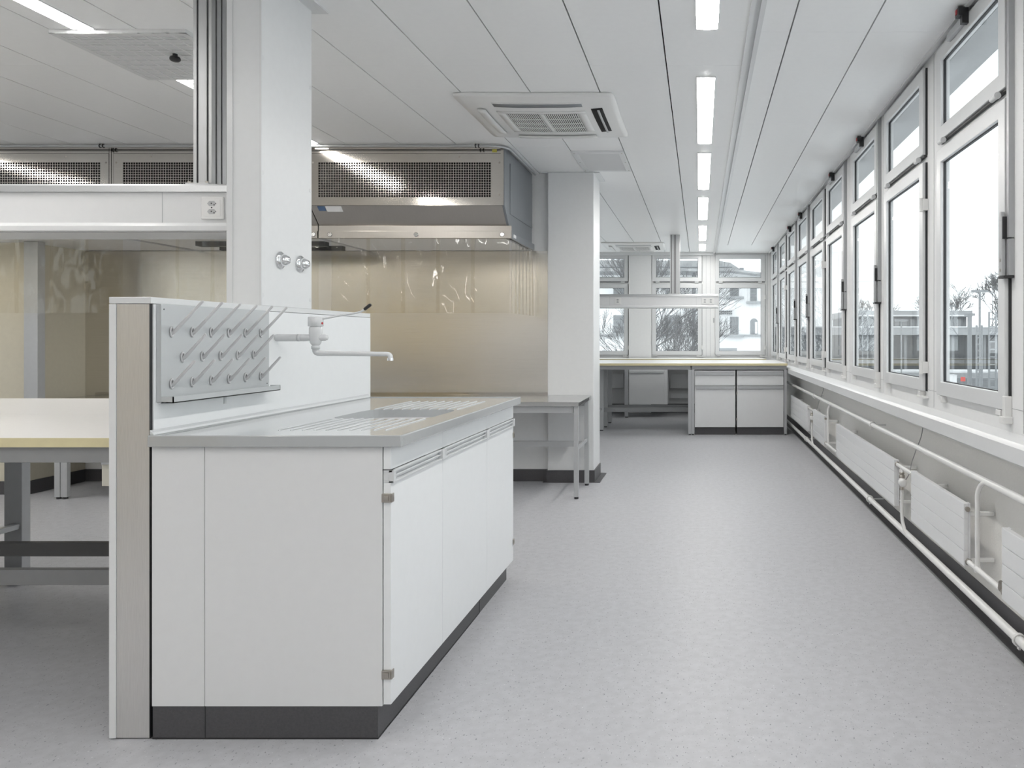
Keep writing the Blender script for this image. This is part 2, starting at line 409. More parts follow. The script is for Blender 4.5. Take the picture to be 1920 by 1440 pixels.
def make_window(kind):
    # local frame: x along the wall, -y into the room, wall face at y=0, z up
    r = bpy.data.objects.new('window_1', None); C.objects.link(r); r['kind'] = 'structure'; r['category'] = 'window'
    P = .025
    f = MB(); hollow_frame(f, -HW, HW, .975, 2.173, .066, -P, 0.0); f.build('sash', 'frame', r, .003)
    f = MB(); hollow_frame(f, -HW, HW, 2.214, 2.668, .066, -P, 0.0); f.build('top_sash', 'frame', r, .003)
    f = MB(); hollow_frame(f, -HW + .036, HW - .036, .995, 2.145, .03, .0002, .020); hollow_frame(f, -HW + .036, HW - .036, 2.265, 2.63, .03, .0002, .020)
    f.build('window_frame', 'frame', r)
    f = MB(); hollow_frame(f, -HW + .058, HW - .058, 1.033, 2.115, .012, -.010, .003); hollow_frame(f, -HW + .058, HW - .058, 2.272, 2.610, .012, -.010, .003)
    f.build('gasket', 'gasket', r)
    MB().box(-HW + .06, HW - .06, -.005, -.001, 1.035, 2.113).build('pane', 'glass', r)
    MB().box(-HW + .06, HW - .06, -.005, -.001, 2.274, 2.608).build('top_pane', 'glass', r)
    f = MB(); f.box(HW, HW + .006, -.010, 0, .975, 2.173); f.box(HW, HW + .006, -.010, 0, 2.214, 2.668); f.box(-HW + .02, HW, -.016, 0, 2.203, 2.213)
    f.build('seal', 'gasket', r)
    for x in (-HW + .09, HW - .09):
        MB().cyl((x - .028, -P - .004, 2.2), (x + .028, -P - .004, 2.2), .011, 14).cyl((x + .028, -P - .004, 2.2), (x + .034, -P - .004, 2.2), .014, 14).build('latch', 'frame', r)
    for x in (-HW + .06, HW - .06):
        MB().box(x - .03, x + .02, -.024, 0, .950, .972).box(x + .022, x + .03, -.030, 0, .942, .973).build('corner_hinge', 'plastic', r, .002)
    if kind == 'A':      # driven window: lever, rod cover, chain opener
        h = MB().box(HW - .014, HW + .012, -P - .016, -P - .0005, 1.49, 1.70).prism([(HW - .014, 1.70), (HW + .012, 1.70), (HW + .004, 1.735), (HW - .008, 1.738)], 'y', -P - .016, -P - .001)
        h = h.build('handle', 'lsteel', r, .002)
        MB().box(HW + .0125, HW + .018, -P - .014, -P + .004, 1.63, 1.715).box(HW - .016, HW + .036, -P - .018, -.002, 1.480, 1.489).build('handle_insert', 'black', h)
        for z in (1.512, 1.55): MB().cyl((HW - .001, -P - .0175, z), (HW - .001, -P - .016, z), .006, 12).build('screw', 'nickel', h)
        MB().box(HW + .013, HW + .034, -P + .002, 0, 1.49, 1.629).box(HW + .013, HW + .034, -P + .002, 0, 1.634, 2.69).build('rod_cover', 'frameg', r, .001)
        o = MB().box(-.20, .02, -P - .022, -P, 2.63, 2.662).build('opener', 'lsteel', r, .003)
        MB().box(-.01, .035, -P - .045, -P, 2.655, 2.692).box(.01, .035, -P - .03, -P, 2.62, 2.66).build('opener_lock', 'black', o, .002)
        MB().box(.0, .018, -P - .048, -P - .045, 2.665, 2.685).build('release_button', 'red', o)
        MB().box(HW - .015, HW + .012, -P - .004, -.0, .945, 1.03).box(HW - .02, HW + .02, -P - .014, -.0, .925, .952).build('hinge', 'plastic', r, .003)
    else:
        for z in (1.10, 1.95): MB().cyl((HW + .004, -P - .006, z - .035), (HW + .004, -P - .006, z + .035), .012, 12).box(HW - .02, HW + .02, -P - .004, 0, z - .03, z + .03).build('hinge', 'plastic', r, .002)
        MB().box(HW - .09, HW + .03, -P - .006, -.0, .938, .95).build('scissor_stay', 'plastic', r, .002)
        MB().box(-HW - .02, -HW + .01, -.012, 0, 1.0, 1.0 + .02).build('strike', 'plastic', r)
    MB().box(-HW - .035, -HW - .015, -.012, 0, 1.52, 1.60).build('contact', 'alu', r, .002)
    return r
protoA = make_window('A'); protoB = make_window('B')
kinds = ['A', 'B', 'A', 'A', 'B', 'A', 'A', 'B', 'A']
ordn = ['nearest of the nine right-hand windows, tram masts behind it', 'second window from the camera on the right wall', 'third window from the camera on the right wall',
        'fourth window from the camera on the right wall', 'fifth window from the camera on the right wall', 'sixth window from the camera on the right wall',
        'seventh window from the camera on the right wall', 'eighth window from the camera, last but one on the right wall', 'farthest window of the right wall, in the far corner']
ordn[0] = 'nearest of the nine right-hand windows, overhead line masts seen through it'
used = set(); wn = 1
def put_window(kind, loc, rz, label):
    global wn
    p = protoA if kind == 'A' else protoB
    o = p if kind not in used else copy_tree(p)
    used.add(kind); o.location = loc; o.rotation_euler = (0, 0, rz); o['label'] = label; o.name = 'window_%d' % wn; wn += 1
    return o
for c, k, l in zip(WC, kinds, ordn): put_window(k, (XW, c, 0), -PI / 2, 'white framed window with top light, ' + l)
for c, l in zip(BW[:3], ['rightmost window of the far wall, roof and arched window seen through it', 'middle window of the far wall, behind the hanging post', 'left window of the far wall, half hidden by the square column']):
    put_window('B', (c, YB, 0), 0, 'white framed window with top light, ' + l)
# windows that only let daylight in beyond the frame: plain glazed frames
for c in EXTRA[:3]:
    o = put_window('B', (XW, c, 0), -PI / 2, 'white framed window on the right wall beside or behind the viewpoint')

for c in LW: put_window('B', (-8.1, c, 0), PI / 2, 'white framed window on the wall opposite the radiators')

# ============================================================ CEILING LIGHTS
def make_light(ln):
    r = thing('ceiling_light', '', 'ceiling light', (0, 0, H))
    r['group'] = 'recessed strip lights in the ceiling'
    w_ = .05
    prof = [(-w_, H - .001), (-w_ + .006, H - .006), (0, H - .009), (w_ - .006, H - .006), (w_, H - .001)]
    MB().prism(prof, 'y', -ln / 2 + .006, ln / 2 - .006).build('diffuser', 'lamp', r)
    f = MB(); f.box(-w_ - .004, -w_, -ln / 2, ln / 2, H - .006, H); f.box(w_, w_ + .004, -ln / 2, ln / 2, H - .006, H)
    f.box(-w_, w_, -ln / 2, -ln / 2 + .006, H - .006, H); f.box(-w_, w_, ln / 2 - .006, ln / 2, H - .006, H)
    f.build('housing', 'frame', r)
    return r
L0 = make_light(1.43); first = True
rows = [(.032, y0, 1.43) for y0 in (-1.8, .1, 2.11, 4.185, 5.90, 7.77, 9.71)] + [(-2.88, y0, 1.43) for y0 in (-1.8, .1, 2.11, 4.185)] + [(-5.8, y0, 1.43) for y0 in (-1.8, .1, 2.11, 4.185)]  # lights out of view are added to brighten the room
names = {(.032, 2.11): 'recessed strip light cut off by the top edge, nearest of the row along the windows', (.032, 4.185): 'recessed strip light right of the near ceiling air conditioner, second in the row',
         (.032, 5.90): 'recessed strip light, third in the row leading to the far wall', (.032, 7.77): 'recessed strip light, fourth in the row leading to the far wall',
         (.032, 9.71): 'recessed strip light right of the far hanging post, fifth in the row', (-2.88, 2.11): 'recessed strip light at the upper left, in front of the perforated ceiling panel',
         (-2.88, 4.185): 'recessed strip light mostly hidden behind the aluminium post and white service column'}
for x, y0, ln in rows:
    o = L0 if first else copy_tree(L0); first = False
    o.location = (x, y0 + ln / 2, H); o['label'] = names.get((x, y0), 'added unseen strip light in the ceiling out of view, brightening the room')
last = make_light(.84); last.location = (.032, 11.6 + .42, H); last['label'] = 'short recessed strip light nearest the far windows, last in the row'

# ============================================================ AIR CONDITIONERS
def make_ac():
    r = thing('air_conditioner', '', 'air conditioner', (0, 0, H))
    A = .485
    def zf(x, y, off=0):
        u = abs(x) / A; v = abs(y) / A
        return H - .012 - .038 * (1 - u ** 2.6) * (1 - v ** 2.6) * 1.0 - off
    def patch(mb, x0, x1, y0, y1, off, th, nx=10, ny=10):
        vs = []; fs = []
        for k, dz in ((0, off), (1, off - th)):
            for i in range(nx + 1):
                for j in range(ny + 1):
                    x = x0 + (x1 - x0) * i / nx; y = y0 + (y1 - y0) * j / ny
                    vs.append((x, y, zf(x, y, dz)))
        n = (nx + 1) * (ny + 1)
        g = lambda k, i, j: k * n + i * (ny + 1) + j
        for i in range(nx):
            for j in range(ny):
                fs.append((g(0, i, j), g(0, i + 1, j), g(0, i + 1, j + 1), g(0, i, j + 1)))
                fs.append((g(1, i, j), g(1, i, j + 1), g(1, i + 1, j + 1), g(1, i + 1, j)))
        for i in range(nx):
            fs.append((g(0, i, 0), g(1, i, 0), g(1, i + 1, 0), g(0, i + 1, 0))); fs.append((g(0, i, ny), g(0, i + 1, ny), g(1, i + 1, ny), g(1, i, ny)))
        for j in range(ny):
            fs.append((g(0, 0, j), g(0, 0, j + 1), g(1, 0, j + 1), g(1, 0, j))); fs.append((g(0, nx, j), g(1, nx, j), g(1, nx, j + 1), g(0, nx, j + 1)))
        mb.add(vs, fs, True)
    # body with a slightly waisted outline
    n = 24; vs = []; fs = []
    for k in (0, 1):
        for i in range(n + 1):
            for j in range(n + 1):
                u = -1 + 2 * i / n; v = -1 + 2 * j / n
                cr_ = 1 - .035 * (abs(u) ** 8) * (abs(v) ** 8)
                x = A * u * cr_ * (1 - .02 * (1 - v * v) * abs(u) ** 6); y = A * v * cr_ * (1 - .02 * (1 - u * u) * abs(v) ** 6)
                vs.append((x, y, zf(x, y) if k == 0 else H - .001))
    N = (n + 1) ** 2; g = lambda k, i, j: k * N + i * (n + 1) + j
    for i in range(n):
        for j in range(n): fs.append((g(0, i, j), g(0, i + 1, j), g(0, i + 1, j + 1), g(0, i, j + 1))); fs.append((g(1, i, j), g(1, i, j + 1), g(1, i + 1, j + 1), g(1, i + 1, j)))
        fs.append((g(0, i, 0), g(1, i, 0), g(1, i + 1, 0), g(0, i + 1, 0))); fs.append((g(0, i, n), g(0, i + 1, n), g(1, i + 1, n), g(1, i, n)))
        fs.append((g(0, 0, i), g(0, 0, i + 1), g(1, 0, i + 1), g(1, 0, i))); fs.append((g(0, n, i), g(1, n, i), g(1, n, i + 1), g(0, n, i + 1)))
    MB().add(vs, fs, True).build('fascia', 'plastic', r)
    m = MB(); patch(m, -.235, .235, -.205, .205, .0015, .001); q = m.build('intake_shade', 'shade', r)  # black patch for the shade inside the intake; no hollow is cut
    q = MB()
    patch(q, -.275, .275, .205, .235, .004, .003, 10, 2); patch(q, -.275, .275, -.235, -.205, .004, .003, 10, 2)
    patch(q, -.275, -.225, -.205, .205, .004, .003, 2, 10); patch(q, .225, .275, -.205, .205, .004, .003, 2, 10); patch(q, -.014, .014, -.205, .205, .0045, .003, 2, 10)
    for h_ in (-1, 1):
        for i in range(17):
            x = h_ * .014 + h_ * (i + .5) * .0124
            patch(q, x - .0030, x + .0030, -.205, .205, .004, .004, 1, 10)
    for yy in (-.1, 0, .1): patch(q, -.225, .225, yy - .004, yy + .004, .0045, .003, 10, 1)
    q.build('intake_grille', 'plastic', r)
    m = MB(); patch(m, -.27, .27, -.362, -.302, .0012, .001, 10, 2); m.build('outlet_shade', 'zinc', r)  # grey patch for the shaded near outlet; no opening is cut
    m = MB(); patch(m, -.27, .27, -.366, -.356, .003, .003, 10, 2); m.build('louvre', 'plastic', r)
    m = MB(); patch(m, .315, .385, -.26, .26, .0012, .001, 2, 10); m.build('outlet_shade', 'shade', r)  # black patch for the shaded right outlet; no opening is cut
    m = MB(); patch(m, .352, .366, -.25, .25, .012, .003, 2, 10); m.build('louvre', 'lsteel', r)
    m = MB(); patch(m, -.385, -.335, -.26, .26, .018, .012, 2, 10); m.build('louvre', 'plastic', r)
    m = MB(); patch(m, -.27, .27, .33, .38, .018, .012, 10, 2); m.build('louvre', 'plastic', r)
    return r
ac = make_ac(); ac.location = (-.99, 4.93, H); ac['label'] = 'square white ceiling air conditioner above the steel hood corner, the nearer of two'
ac2 = copy_tree(ac); ac2.location = (-1.02, 11.85, H); ac2['label'] = 'square white ceiling air conditioner in front of the far windows, the farther of two'
for o in (ac, ac2): o['group'] = 'cassette air conditioners in the ceiling'

# ceiling vent
v = thing('ceiling_vent', 'small louvred ceiling vent just above the top of the square column', 'vent', (-.795, 6.17, H))
a, b, c, d = -1.0, -.59, 5.84, 6.51
f = MB()
for (p, q_, r_, s_) in ((a, a + .045, c, d), (b - .045, b, c, d), (a + .045, b - .045, c, c + .045), (a + .045, b - .045, d - .045, d)): f.box(p, q_, r_, s_, H - .014, H)
f.build('frame', 'frame', v, .002)
MB().box(a + .04, b - .04, c + .04, d - .04, H - .003, H).build('backing', 'diffp', v)
f = MB()
for i in range(24):
    y = c + .05 + i * (d - c - .10) / 23.5
    f.prism([(y, H - .003), (y + .018, H - .012), (y + .018, H - .010), (y + .002, H - .002)], 'x', a + .045, b - .045)
f.build('louvres', 'frame', v)
for x in (a + .02, b - .02):
    for y in (c + .04, (c + d) / 2, d - .04): MB().cyl((x, y, H - .0155), (x, y, H - .014), .006, 10).build('screw', 'nickel', v)

# perforated diffuser
v = thing('ceiling_diffuser', 'perforated square ceiling air diffuser with a black knob at the upper left', 'ceiling diffuser', (-2.73, 3.87, H))
a, b, c, d = -3.05, -2.41, 3.545, 4.185
zb = H - .022
f = MB(); f.box(a, b, c, d, zb + .004, H); f.build('panel', 'diffp', v)
f = MB(); n = 9; pitch = (b - a - .03) / n
for i in range(n + 1):
    x = a + .015 + i * pitch; ww = .015 if i in (0, n) else .006
    f.box(x - ww, x + ww, c, d, zb, zb + .004)
for i in range(n + 1):
    y = c + .015 + i * pitch; ww = .015 if i in (0, n) else .006
    f.box(a, b, y - ww, y + ww, zb + .0004, zb + .0036)
f.build('grid', 'frame', v)
f = MB(); pw = pitch
for i in range(n):
    for j in range(n):
        x = a + .015 + i * pitch; y = c + .015 + j * pitch
        for k in range(1, 5): f.box(x + .006, x + pitch - .006, y + pitch * k / 5 - .0015, y + pitch * k / 5 + .0015, zb + .0022, zb + .0042)
f.build('mesh', 'frame', v)
MB().lathe((-2.73 + .095, 3.80, zb), (0, 0, -1), [(0, .011), (.012, .011), (.014, .02), (.02, .024), (.03, .024), (.036, .018), (.038, .008)]).build('knob', 'black', v)

# ============================================================ PARTITION, SERVICE COLUMN
PX0, PX1, PY0, PY1, PZ = -1.843, -1.712, 2.36, 3.93, 1.38
p = thing('partition_panel', 'free-standing white service partition behind the sink with an aluminium end', 'partition', ((PX0 + PX1) / 2, PY0, 0))
MB().box(PX0, PX0 + .021, PY0, PY1, .004, PZ - .022).build('side_panel', 'lam', p, .001)
MB().box(PX1 - .004, PX1, PY0 + .012, PY1, .10, PZ - .022).build('side_panel', 'door', p)
MB().box(PX0 + .022, PX1 - .006, PY0 + .003, PY0 + .10, .004, PZ - .022).build('end_profile', 'alus', p, .001)
MB().box(PX1 - .0055, PX1 - .0045, PY0 + .001, PY0 + .05, .004, PZ - .022).build('edge_strip', 'black', p)
MB().box(PX0 + .022, PX1 - .005, PY0 + .11, PY1 - .002, .02, PZ - .022).build('core', 'lam', p)
MB().box(PX0, PX1, PY0, PY1, PZ - .0205, PZ).build('cap', 'frame', p, .0015)
MB().box(PX0 + .03, PX0 + .12, PY0 + .02, PY0 + .09, 0, .004).build('foot', 'black', p)

CY0, CY1 = 2.95, 3.336
p = thing('service_column', 'white boxed service column rising from the partition to the ceiling', 'column', (-1.78, CY0, PZ))
MB().box(-1.841, -1.7115, CY0, CY1, PZ, H).build('casing', 'column', p, .002)
MB().box(-1.843, -1.82, CY0 - .004, CY0 - .0002, PZ, H).box(-1.7165, -1.7085, CY0 - .002, CY0 + .004, PZ, H).build('edge_profile', 'frame', p)
for z in (1.42, 1.9, 2.35): MB().cyl((-1.7115, CY0 + .012, z), (-1.7105, CY0 + .012, z), .009, 12).cyl((-1.7115, CY1 - .012, z), (-1.7105, CY1 - .012, z), .009, 12).build('cap_plug', 'frame', p)
MB().box(-1.86, -1.65, CY0 - .03, CY1 + .03, H - .008, H).build('ceiling_collar', 'frame', p)
def tap_knob(y, label):
    k = thing('supply_valve', label, 'valve', (-1.711, y, 1.57), 'chrome valves on the service column')
    MB().lathe((-1.7105, y, 1.57), (1, 0, 0), [(0, .036), (.004, .036), (.007, .033), (.012, .024)], 28).build('escutcheon', 'chrome', k)
    MB().lathe((-1.699, y, 1.57), (1, 0, 0), [(0, .024), (.008, .025), (.014, .020), (.024, .014), (.026, .006)], 12).build('knob', 'chrome', k)
tap_knob(3.085, 'round chrome valve on the service column, the left one of two')
tap_knob(3.238, 'round chrome valve on the service column, the right one of two')

# ============================================================ SINK UNIT
SY0, SY1 = 2.36, 3.90
r = thing('sink_cabinet', 'white laboratory sink base cabinet with three doors and grey pull handles', 'cabinet', (-1.35, SY0, 0))
body = MB().box(-1.709, -.989, SY0 + .018, SY1 - .001, .104, .913); body.build('body', 'lam', r)
MB().box(-1.709, -1.546, SY0, SY0 + .018, .104, .913).build('end_panel', 'lam', r, .001)
MB().box(-1.544, -.991, SY0, SY0 + .018, .104, .913).build('end_panel', 'lam', r, .001)
MB().box(-1.709, -1.006, SY0 + .004, SY1 + .03, .0, .103).build('plinth', 'skirt', r)
MB().box(-1.709, -1.0045, SY0 + .0025, 3.446, .0, .004).box(-1.0062, -1.0045, 3.446, 3.449, 0, .103).box(-1.546, -1.544, SY0 + .003, SY0 + .0045, 0, .103).build('plinth_joint', 'black', r)
dy = [2.36, 2.834, 3.422, 3.905]
for i in range(3):
    y0, y1 = dy[i] + .0015, dy[i + 1] - .0015
    MB().box(-.988, -.964, y0, y1, .842, .913).build('fascia', 'door', r, .0015)
    dd = MB().box(-.988, -.964, y0, y1, .109, .800).build('door', 'door', r, .0015)
    h = MB()
    h.box(-.988, -.957, y0, y1, .8005, .806); h.box(-.988, -.960, y0, y1, .832, .839); h.box(-.988, -.972, y0, y1, .806, .832)
    h.box(-.972, -.955, y0, y0 + .018, .8005, .839); h.box(-.972, -.955, y1 - .022, y1, .8005, .839); h.box(-.972, -.962, y0 + .018, y1 - .022, .8165, .8215)
    h.build('handle', 'handle', dd, .001)
    if i in (0, 2):
        yy = y0 if i == 0 else y1
        sgn = -1 if i == 0 else 1
        for z in (.19, .74):
            MB().box(-.991, -.962, yy, yy + sgn * .008, z, z + .028).box(-.962, -.9585, yy - sgn * .012, yy + sgn * .008, z, z + .028).box(-.984, -.968, yy + sgn * .008, yy + sgn * .011, z + .006, z + .022).build('hinge', 'nickel', dd, .0015)
MB().box(-.992, -.966, SY0 + .002, SY0 + .3, .839, .8415).build('shadow_gap', 'groove', r)

# worktop with basin
def rim_plate(mb, X0, X1, Y0, Y1, cx, cy, a, b, z0, z1, n=6):
    angs = set(2 * PI * k / 72 for k in range(72))
    for x in (X0, X1):
        for y in (Y0, Y1): angs.add(math.atan2(y - cy, x - cx) % (2 * PI))
    angs = sorted(angs); out = []; inn = []
    for t in angs:
        c_, s_ = math.cos(t), math.sin(t)
        k = min([((X1 if c_ > 0 else X0) - cx) / c_ if abs(c_) > 1e-9 else 9e9, ((Y1 if s_ > 0 else Y0) - cy) / s_ if abs(s_) > 1e-9 else 9e9])
        out.append((cx + c_ * k, cy + s_ * k))
        q = (abs(c_ / a) ** n + abs(s_ / b) ** n) ** (-1 / n); inn.append((cx + c_ * q, cy + s_ * q))
    N = len(angs)
    vs = [(x, y, z1) for x, y in out] + [(x, y, z1) for x, y in inn] + [(x, y, z0) for x, y in out] + [(x, y, z0) for x, y in inn]
    fs = []
    for i in range(N):
        j = (i + 1) % N
        fs += [(i, j, N + j, N + i), (2 * N + i, 3 * N + i, 3 * N + j, 2 * N + j), (i, 2 * N + i, 2 * N + j, j), (N + i, N + j, 3 * N + j, 3 * N + i)]
    mb.add(vs, fs); return inn
r = thing('sink_worktop', 'glossy grey plastic sink worktop with basin and ribbed drainers', 'sink', (-1.35, 2.345, .914))
TX0, TX1, TY0, TY1, TZ = -1.7105, -.926, 2.342, 3.908, .951
bcx, bcy, ba, bb_ = -1.222, 3.055, .19, .19
m = MB(); inn = rim_plate(m, TX0 + .012, TX1 - .012, TY0 + .012, TY1 - .012, bcx, bcy, ba, bb_, .932, .947)
m.build('top', 'pp', r)
m = MB()
for (x0, x1, y0, y1) in ((TX0, TX1, TY0, TY0 + .0125), (TX0, TX1, TY1 - .0125, TY1), (TX0, TX0 + .0125, TY0 + .0125, TY1 - .0125), (TX1 - .0125, TX1, TY0 + .0125, TY1 - .0125)): m.box(x0, x1, y0, y1, .914, .9505)
m.build('rim', 'pp', r, .003)
m = MB().prism([(TX0, .95), (TX0 + .014, .95), (TX0 + .010, .958), (TX0, .966)], 'y', TY0 + .01, TY1 - .01); m.build('upstand', 'ppl', r, .002)
m = MB(); N = len(inn)
ins = [(bcx + (x - bcx) * .93, bcy + (y - bcy) * .93) for x, y in inn]
vs = [(x, y, .9325) for x, y in inn] + [(x, y, .925) for x, y in inn] + [(x, y, .72) for x, y in ins]
fs = [(i, (i + 1) % N, N + (i + 1) % N, N + i) for i in range(N)] + [(N + i, N + (i + 1) % N, 2 * N + (i + 1) % N, 2 * N + i) for i in range(N)] + [tuple(range(2 * N, 3 * N))]
m.add(vs, fs, False); m.build('basin', 'pp', r)
MB().lathe((bcx, bcy, .7205), (0, 0, 1), [(0, .035), (.003, .035), (.004, .02)], 20).build('drain', 'chrome', r)
for y0, y1, nm in ((2.50, 2.868, ''), (3.235, 3.66, '')):
    m = MB()
    for k in range(10):
        x = -1.392 + .0392 * k
        m.tube([(x, y0, .9462), (x, y0 + .01, .9485), (x, y1 - .01, .9485), (x, y1, .9462)], .0021, 8)
    m.build('drainer_ribs', 'ppl', r)  # lighter plastic than the top, for the glint along raised ribs

# draining pegboard
BX = PX1
r = thing('drying_rack', 'grey wall-mounted drying rack with slanted pegs above the sink', 'drying rack', (BX, 2.38, 1.05))
MB().box(BX + .0005, BX + .016, 2.383, 2.979, 1.05, 1.359).build('board', 'ppg', r, .001)
t = MB().box(BX + .016, BX + .054, 2.383, 2.99, 1.047, 1.050).box(BX + .051, BX + .054, 2.383, 2.99, 1.047, 1.067).box(BX + .016, BX + .054, 2.383, 2.386, 1.047, 1.067).box(BX + .016, BX + .054, 2.987, 2.99, 1.047, 1.067)
t.build('drip_tray', 'ppg', r)
def peg(y, z, L):
    x = BX + .016
    k = MB()
    # oval loop base
    pts = []
    for i in range(17):
        q = 2 * PI * i / 16; pts.append((x + .003, y + .0068 * math.cos(q), z + .004 + (.0145 * math.sin(q))))
    k.tube(pts, .0030, 8, False)
    d = L / math.sqrt(2)
    k.tube([(x - .002, y, z - .004), (x + .008, y, z + .002), (x + .02, y, z + .014), (x + d, y, z + d), (x + d + .003, y, z + d + .003)], [.0060, .0058, .0054, .0044, .0025], 10)
    k.build('peg', 'peg', r)
for i in range(6): peg(2.427 + .0986 * i, 1.268, .142)
for i in range(5): peg(2.478 + .0986 * i, 1.186, .108)
for i in range(6): peg(2.427 + .0986 * i, 1.102, .106)
for y, z in ((2.395, 1.343), (2.395, 1.062), (2.965, 1.075)): MB().cyl((BX + .016, y, z), (BX + .0165, y, z), .0025, 10).build('screw', 'black', r)
MB().cyl((BX + .03, 2.68, 1.047), (BX + .03, 2.68, 1.02), .0045, 10).build('drain_spout', 'ppl', r)

# faucet
r = thing('faucet', 'white wall-mounted lever mixer tap with a long swivel spout above the basin', 'faucet', (BX, 3.056, 1.25))
fy, fz, fx = 3.056, 1.254, -1.552
MB().lathe((BX + .0005, fy, fz), (1, 0, 0), [(0, .0135), (.004, .0145), (.085, .0145), (.0855, .012), (.088, .012), (.0885, .0145), (.1, .0145), (.1005, .012)], 24).build('wall_pipe', 'epoxy', r)
b_ = MB()
b_.lathe((BX + .10, fy, fz), (1, 0, 0), [(0, .013), (.01, .0145), (.03, .0135), (.06, .0135), (.098, .0125), (.106, .010), (.110, .005)], 24)
b_.lathe((fx, fy, fz - .031), (0, 0, 1), [(0, .012), (.004, .017), (.012, .021), (.05, .025), (.072, .0245), (.076, .02)], 28)
b_.build('body', 'epoxy', r)
MB().lathe((fx, fy, fz + .045), (0, 0, 1), [(0, .025), (.002, .0285), (.036, .0285), (.039, .026), (.04, .02)], 32).build('cap', 'epoxy', r)
MB().cyl((fx + .0275, fy - .004, fz + .058), (fx + .0296, fy - .0045, fz + .058), .0048, 14).build('marker', 'red', r)
lv = MB().tube([(fx + .024, fy, fz + .075), (fx + .10, fy, fz + .090), (fx + .165, fy, fz + .100), (fx + .185, fy, fz + .106), (fx + .198, fy, fz + .115)], [.0038, .0038, .0038, .0042, .0046], 12).build('lever', 'epoxy', r)
MB().tube([(fx + .196, fy, fz + .1135), (fx + .199, fy, fz + .1158), (fx + .219, fy, fz + .1315), (fx + .223, fy, fz + .1345)], [.005, .0068, .0068, .0045], 14).build('grip', 'black', lv)
MB().lathe((fx, fy, fz - .031), (0, 0, -1), [(0, .0125), (.002, .016), (.014, .016), (.0155, .013), (.018, .013)], 24).build('collar', 'ppl', r)
pts = [(fx, fy, fz - .045), (fx, fy, fz - .052)]
for i in range(1, 6):
    q = PI / 2 * i / 5; pts.append((fx + .012 * (1 - math.cos(q)), fy, fz - .052 - .010 * math.sin(q)))
pts += [(fx + .15, fy - .012, fz - .064), (fx + .30, fy - .025, fz - .066)]
for i in range(1, 6):
    q = PI / 2 * i / 5; pts.append((fx + .30 + .012 * math.sin(q), fy - .026, fz - .066 - .010 * (1 - math.cos(q))))
pts.append((fx + .312, fy - .026, fz - .083))
sp = MB().tube(pts, [.0125] * 2 + [.0118] * 5 + [.0095] * 2 + [.0095] * 6, 16).build('spout', 'epoxy', r)
MB().cyl((fx + .312, fy - .026, fz - .081), (fx + .312, fy - .026, fz - .092), .0115, 20).build('aerator', 'chrome', sp)

# ============================================================ LAB BENCHES
def bench(name, label, x0, x1, y0, y1, legs, cat='workbench', zt=.93, group=None, seam=None, ledge=True):
    """legs: list of (x, y) of vertical legs; apron runs along the front"""
    r = thing(name, label, cat, ((x0 + x1) / 2, y0, 0), group)
    MB().box(x0, x1, y0 + .003, y1, zt - .030, zt).build('worktop', 'wtop', r, .001)
    MB().box(x0, x1, y0, y0 + .0028, zt - .030, zt - .0005).build('edging', 'yedge', r)
    MB().box(x0 + .01, x1 - .01, y0 + .015, y0 + .045, zt - .082, zt - .031).build('apron', 'gsteel', r, .001)
    MB().box(x0 + .01, x1 - .01, y1 - .045, y1 - .015, zt - .082, zt - .031).build('apron', 'gsteel', r, .001)
    for lx_, ly_, w_ in legs:
        MB().box(lx_, lx_ + w_, ly_, ly_ + .05, .014, zt - .083).build('leg', 'lsteel', r, .002)
        MB().box(lx_ + .008, lx_ + w_ - .008, ly_ + .008, ly_ + .042, 0, .0138).build('foot', 'black', r)
    return r
LBX0 = -4.45
b1 = bench('lab_bench', 'pale yellow-edged workbench at the left picture edge, front half of a double bench', LBX0, PX0 - .002, 2.44, 3.245, [(LBX0 + .02, 2.47, .05), (LBX0 + .02, 3.17, .05)], group='yellow-edged double bench at the left')
MB().box(LBX0 + .07, PX0 - .012, 2.995, 3.03, .275, .335).build('stretcher', 'gsteel', b1, .001)
b2 = bench('lab_bench', 'rear half of the pale yellow-edged double bench at the left, behind the long shelf', LBX0, PX0 - .002, 3.2465, 4.06, [(-3.53, 3.30, .05), (-3.53, 3.84, .09)], group='yellow-edged double bench at the left')
MB().box(LBX0 + .07, PX0 - .012, 3.39, 3.425, .275, .335).build('stretcher', 'dsteel', b2, .001)
MB().box(-3.49, -3.45, 3.351, 3.839, .285, .31).build('side_rail', 'lsteel', b2, .001)
c_ = thing('base_cabinet', 'white cabinet under the left double bench, at the left picture edge', 'cabinet', (-4.0, 3.4, 0))
MB().box(-4.36, -3.56, 3.37, 3.82, .10, .845).build('body', 'lam', c_, .002)
MB().box(-4.35, -3.566, 3.38, 3.81, 0, .0995).build('plinth', 'skirt', c_)

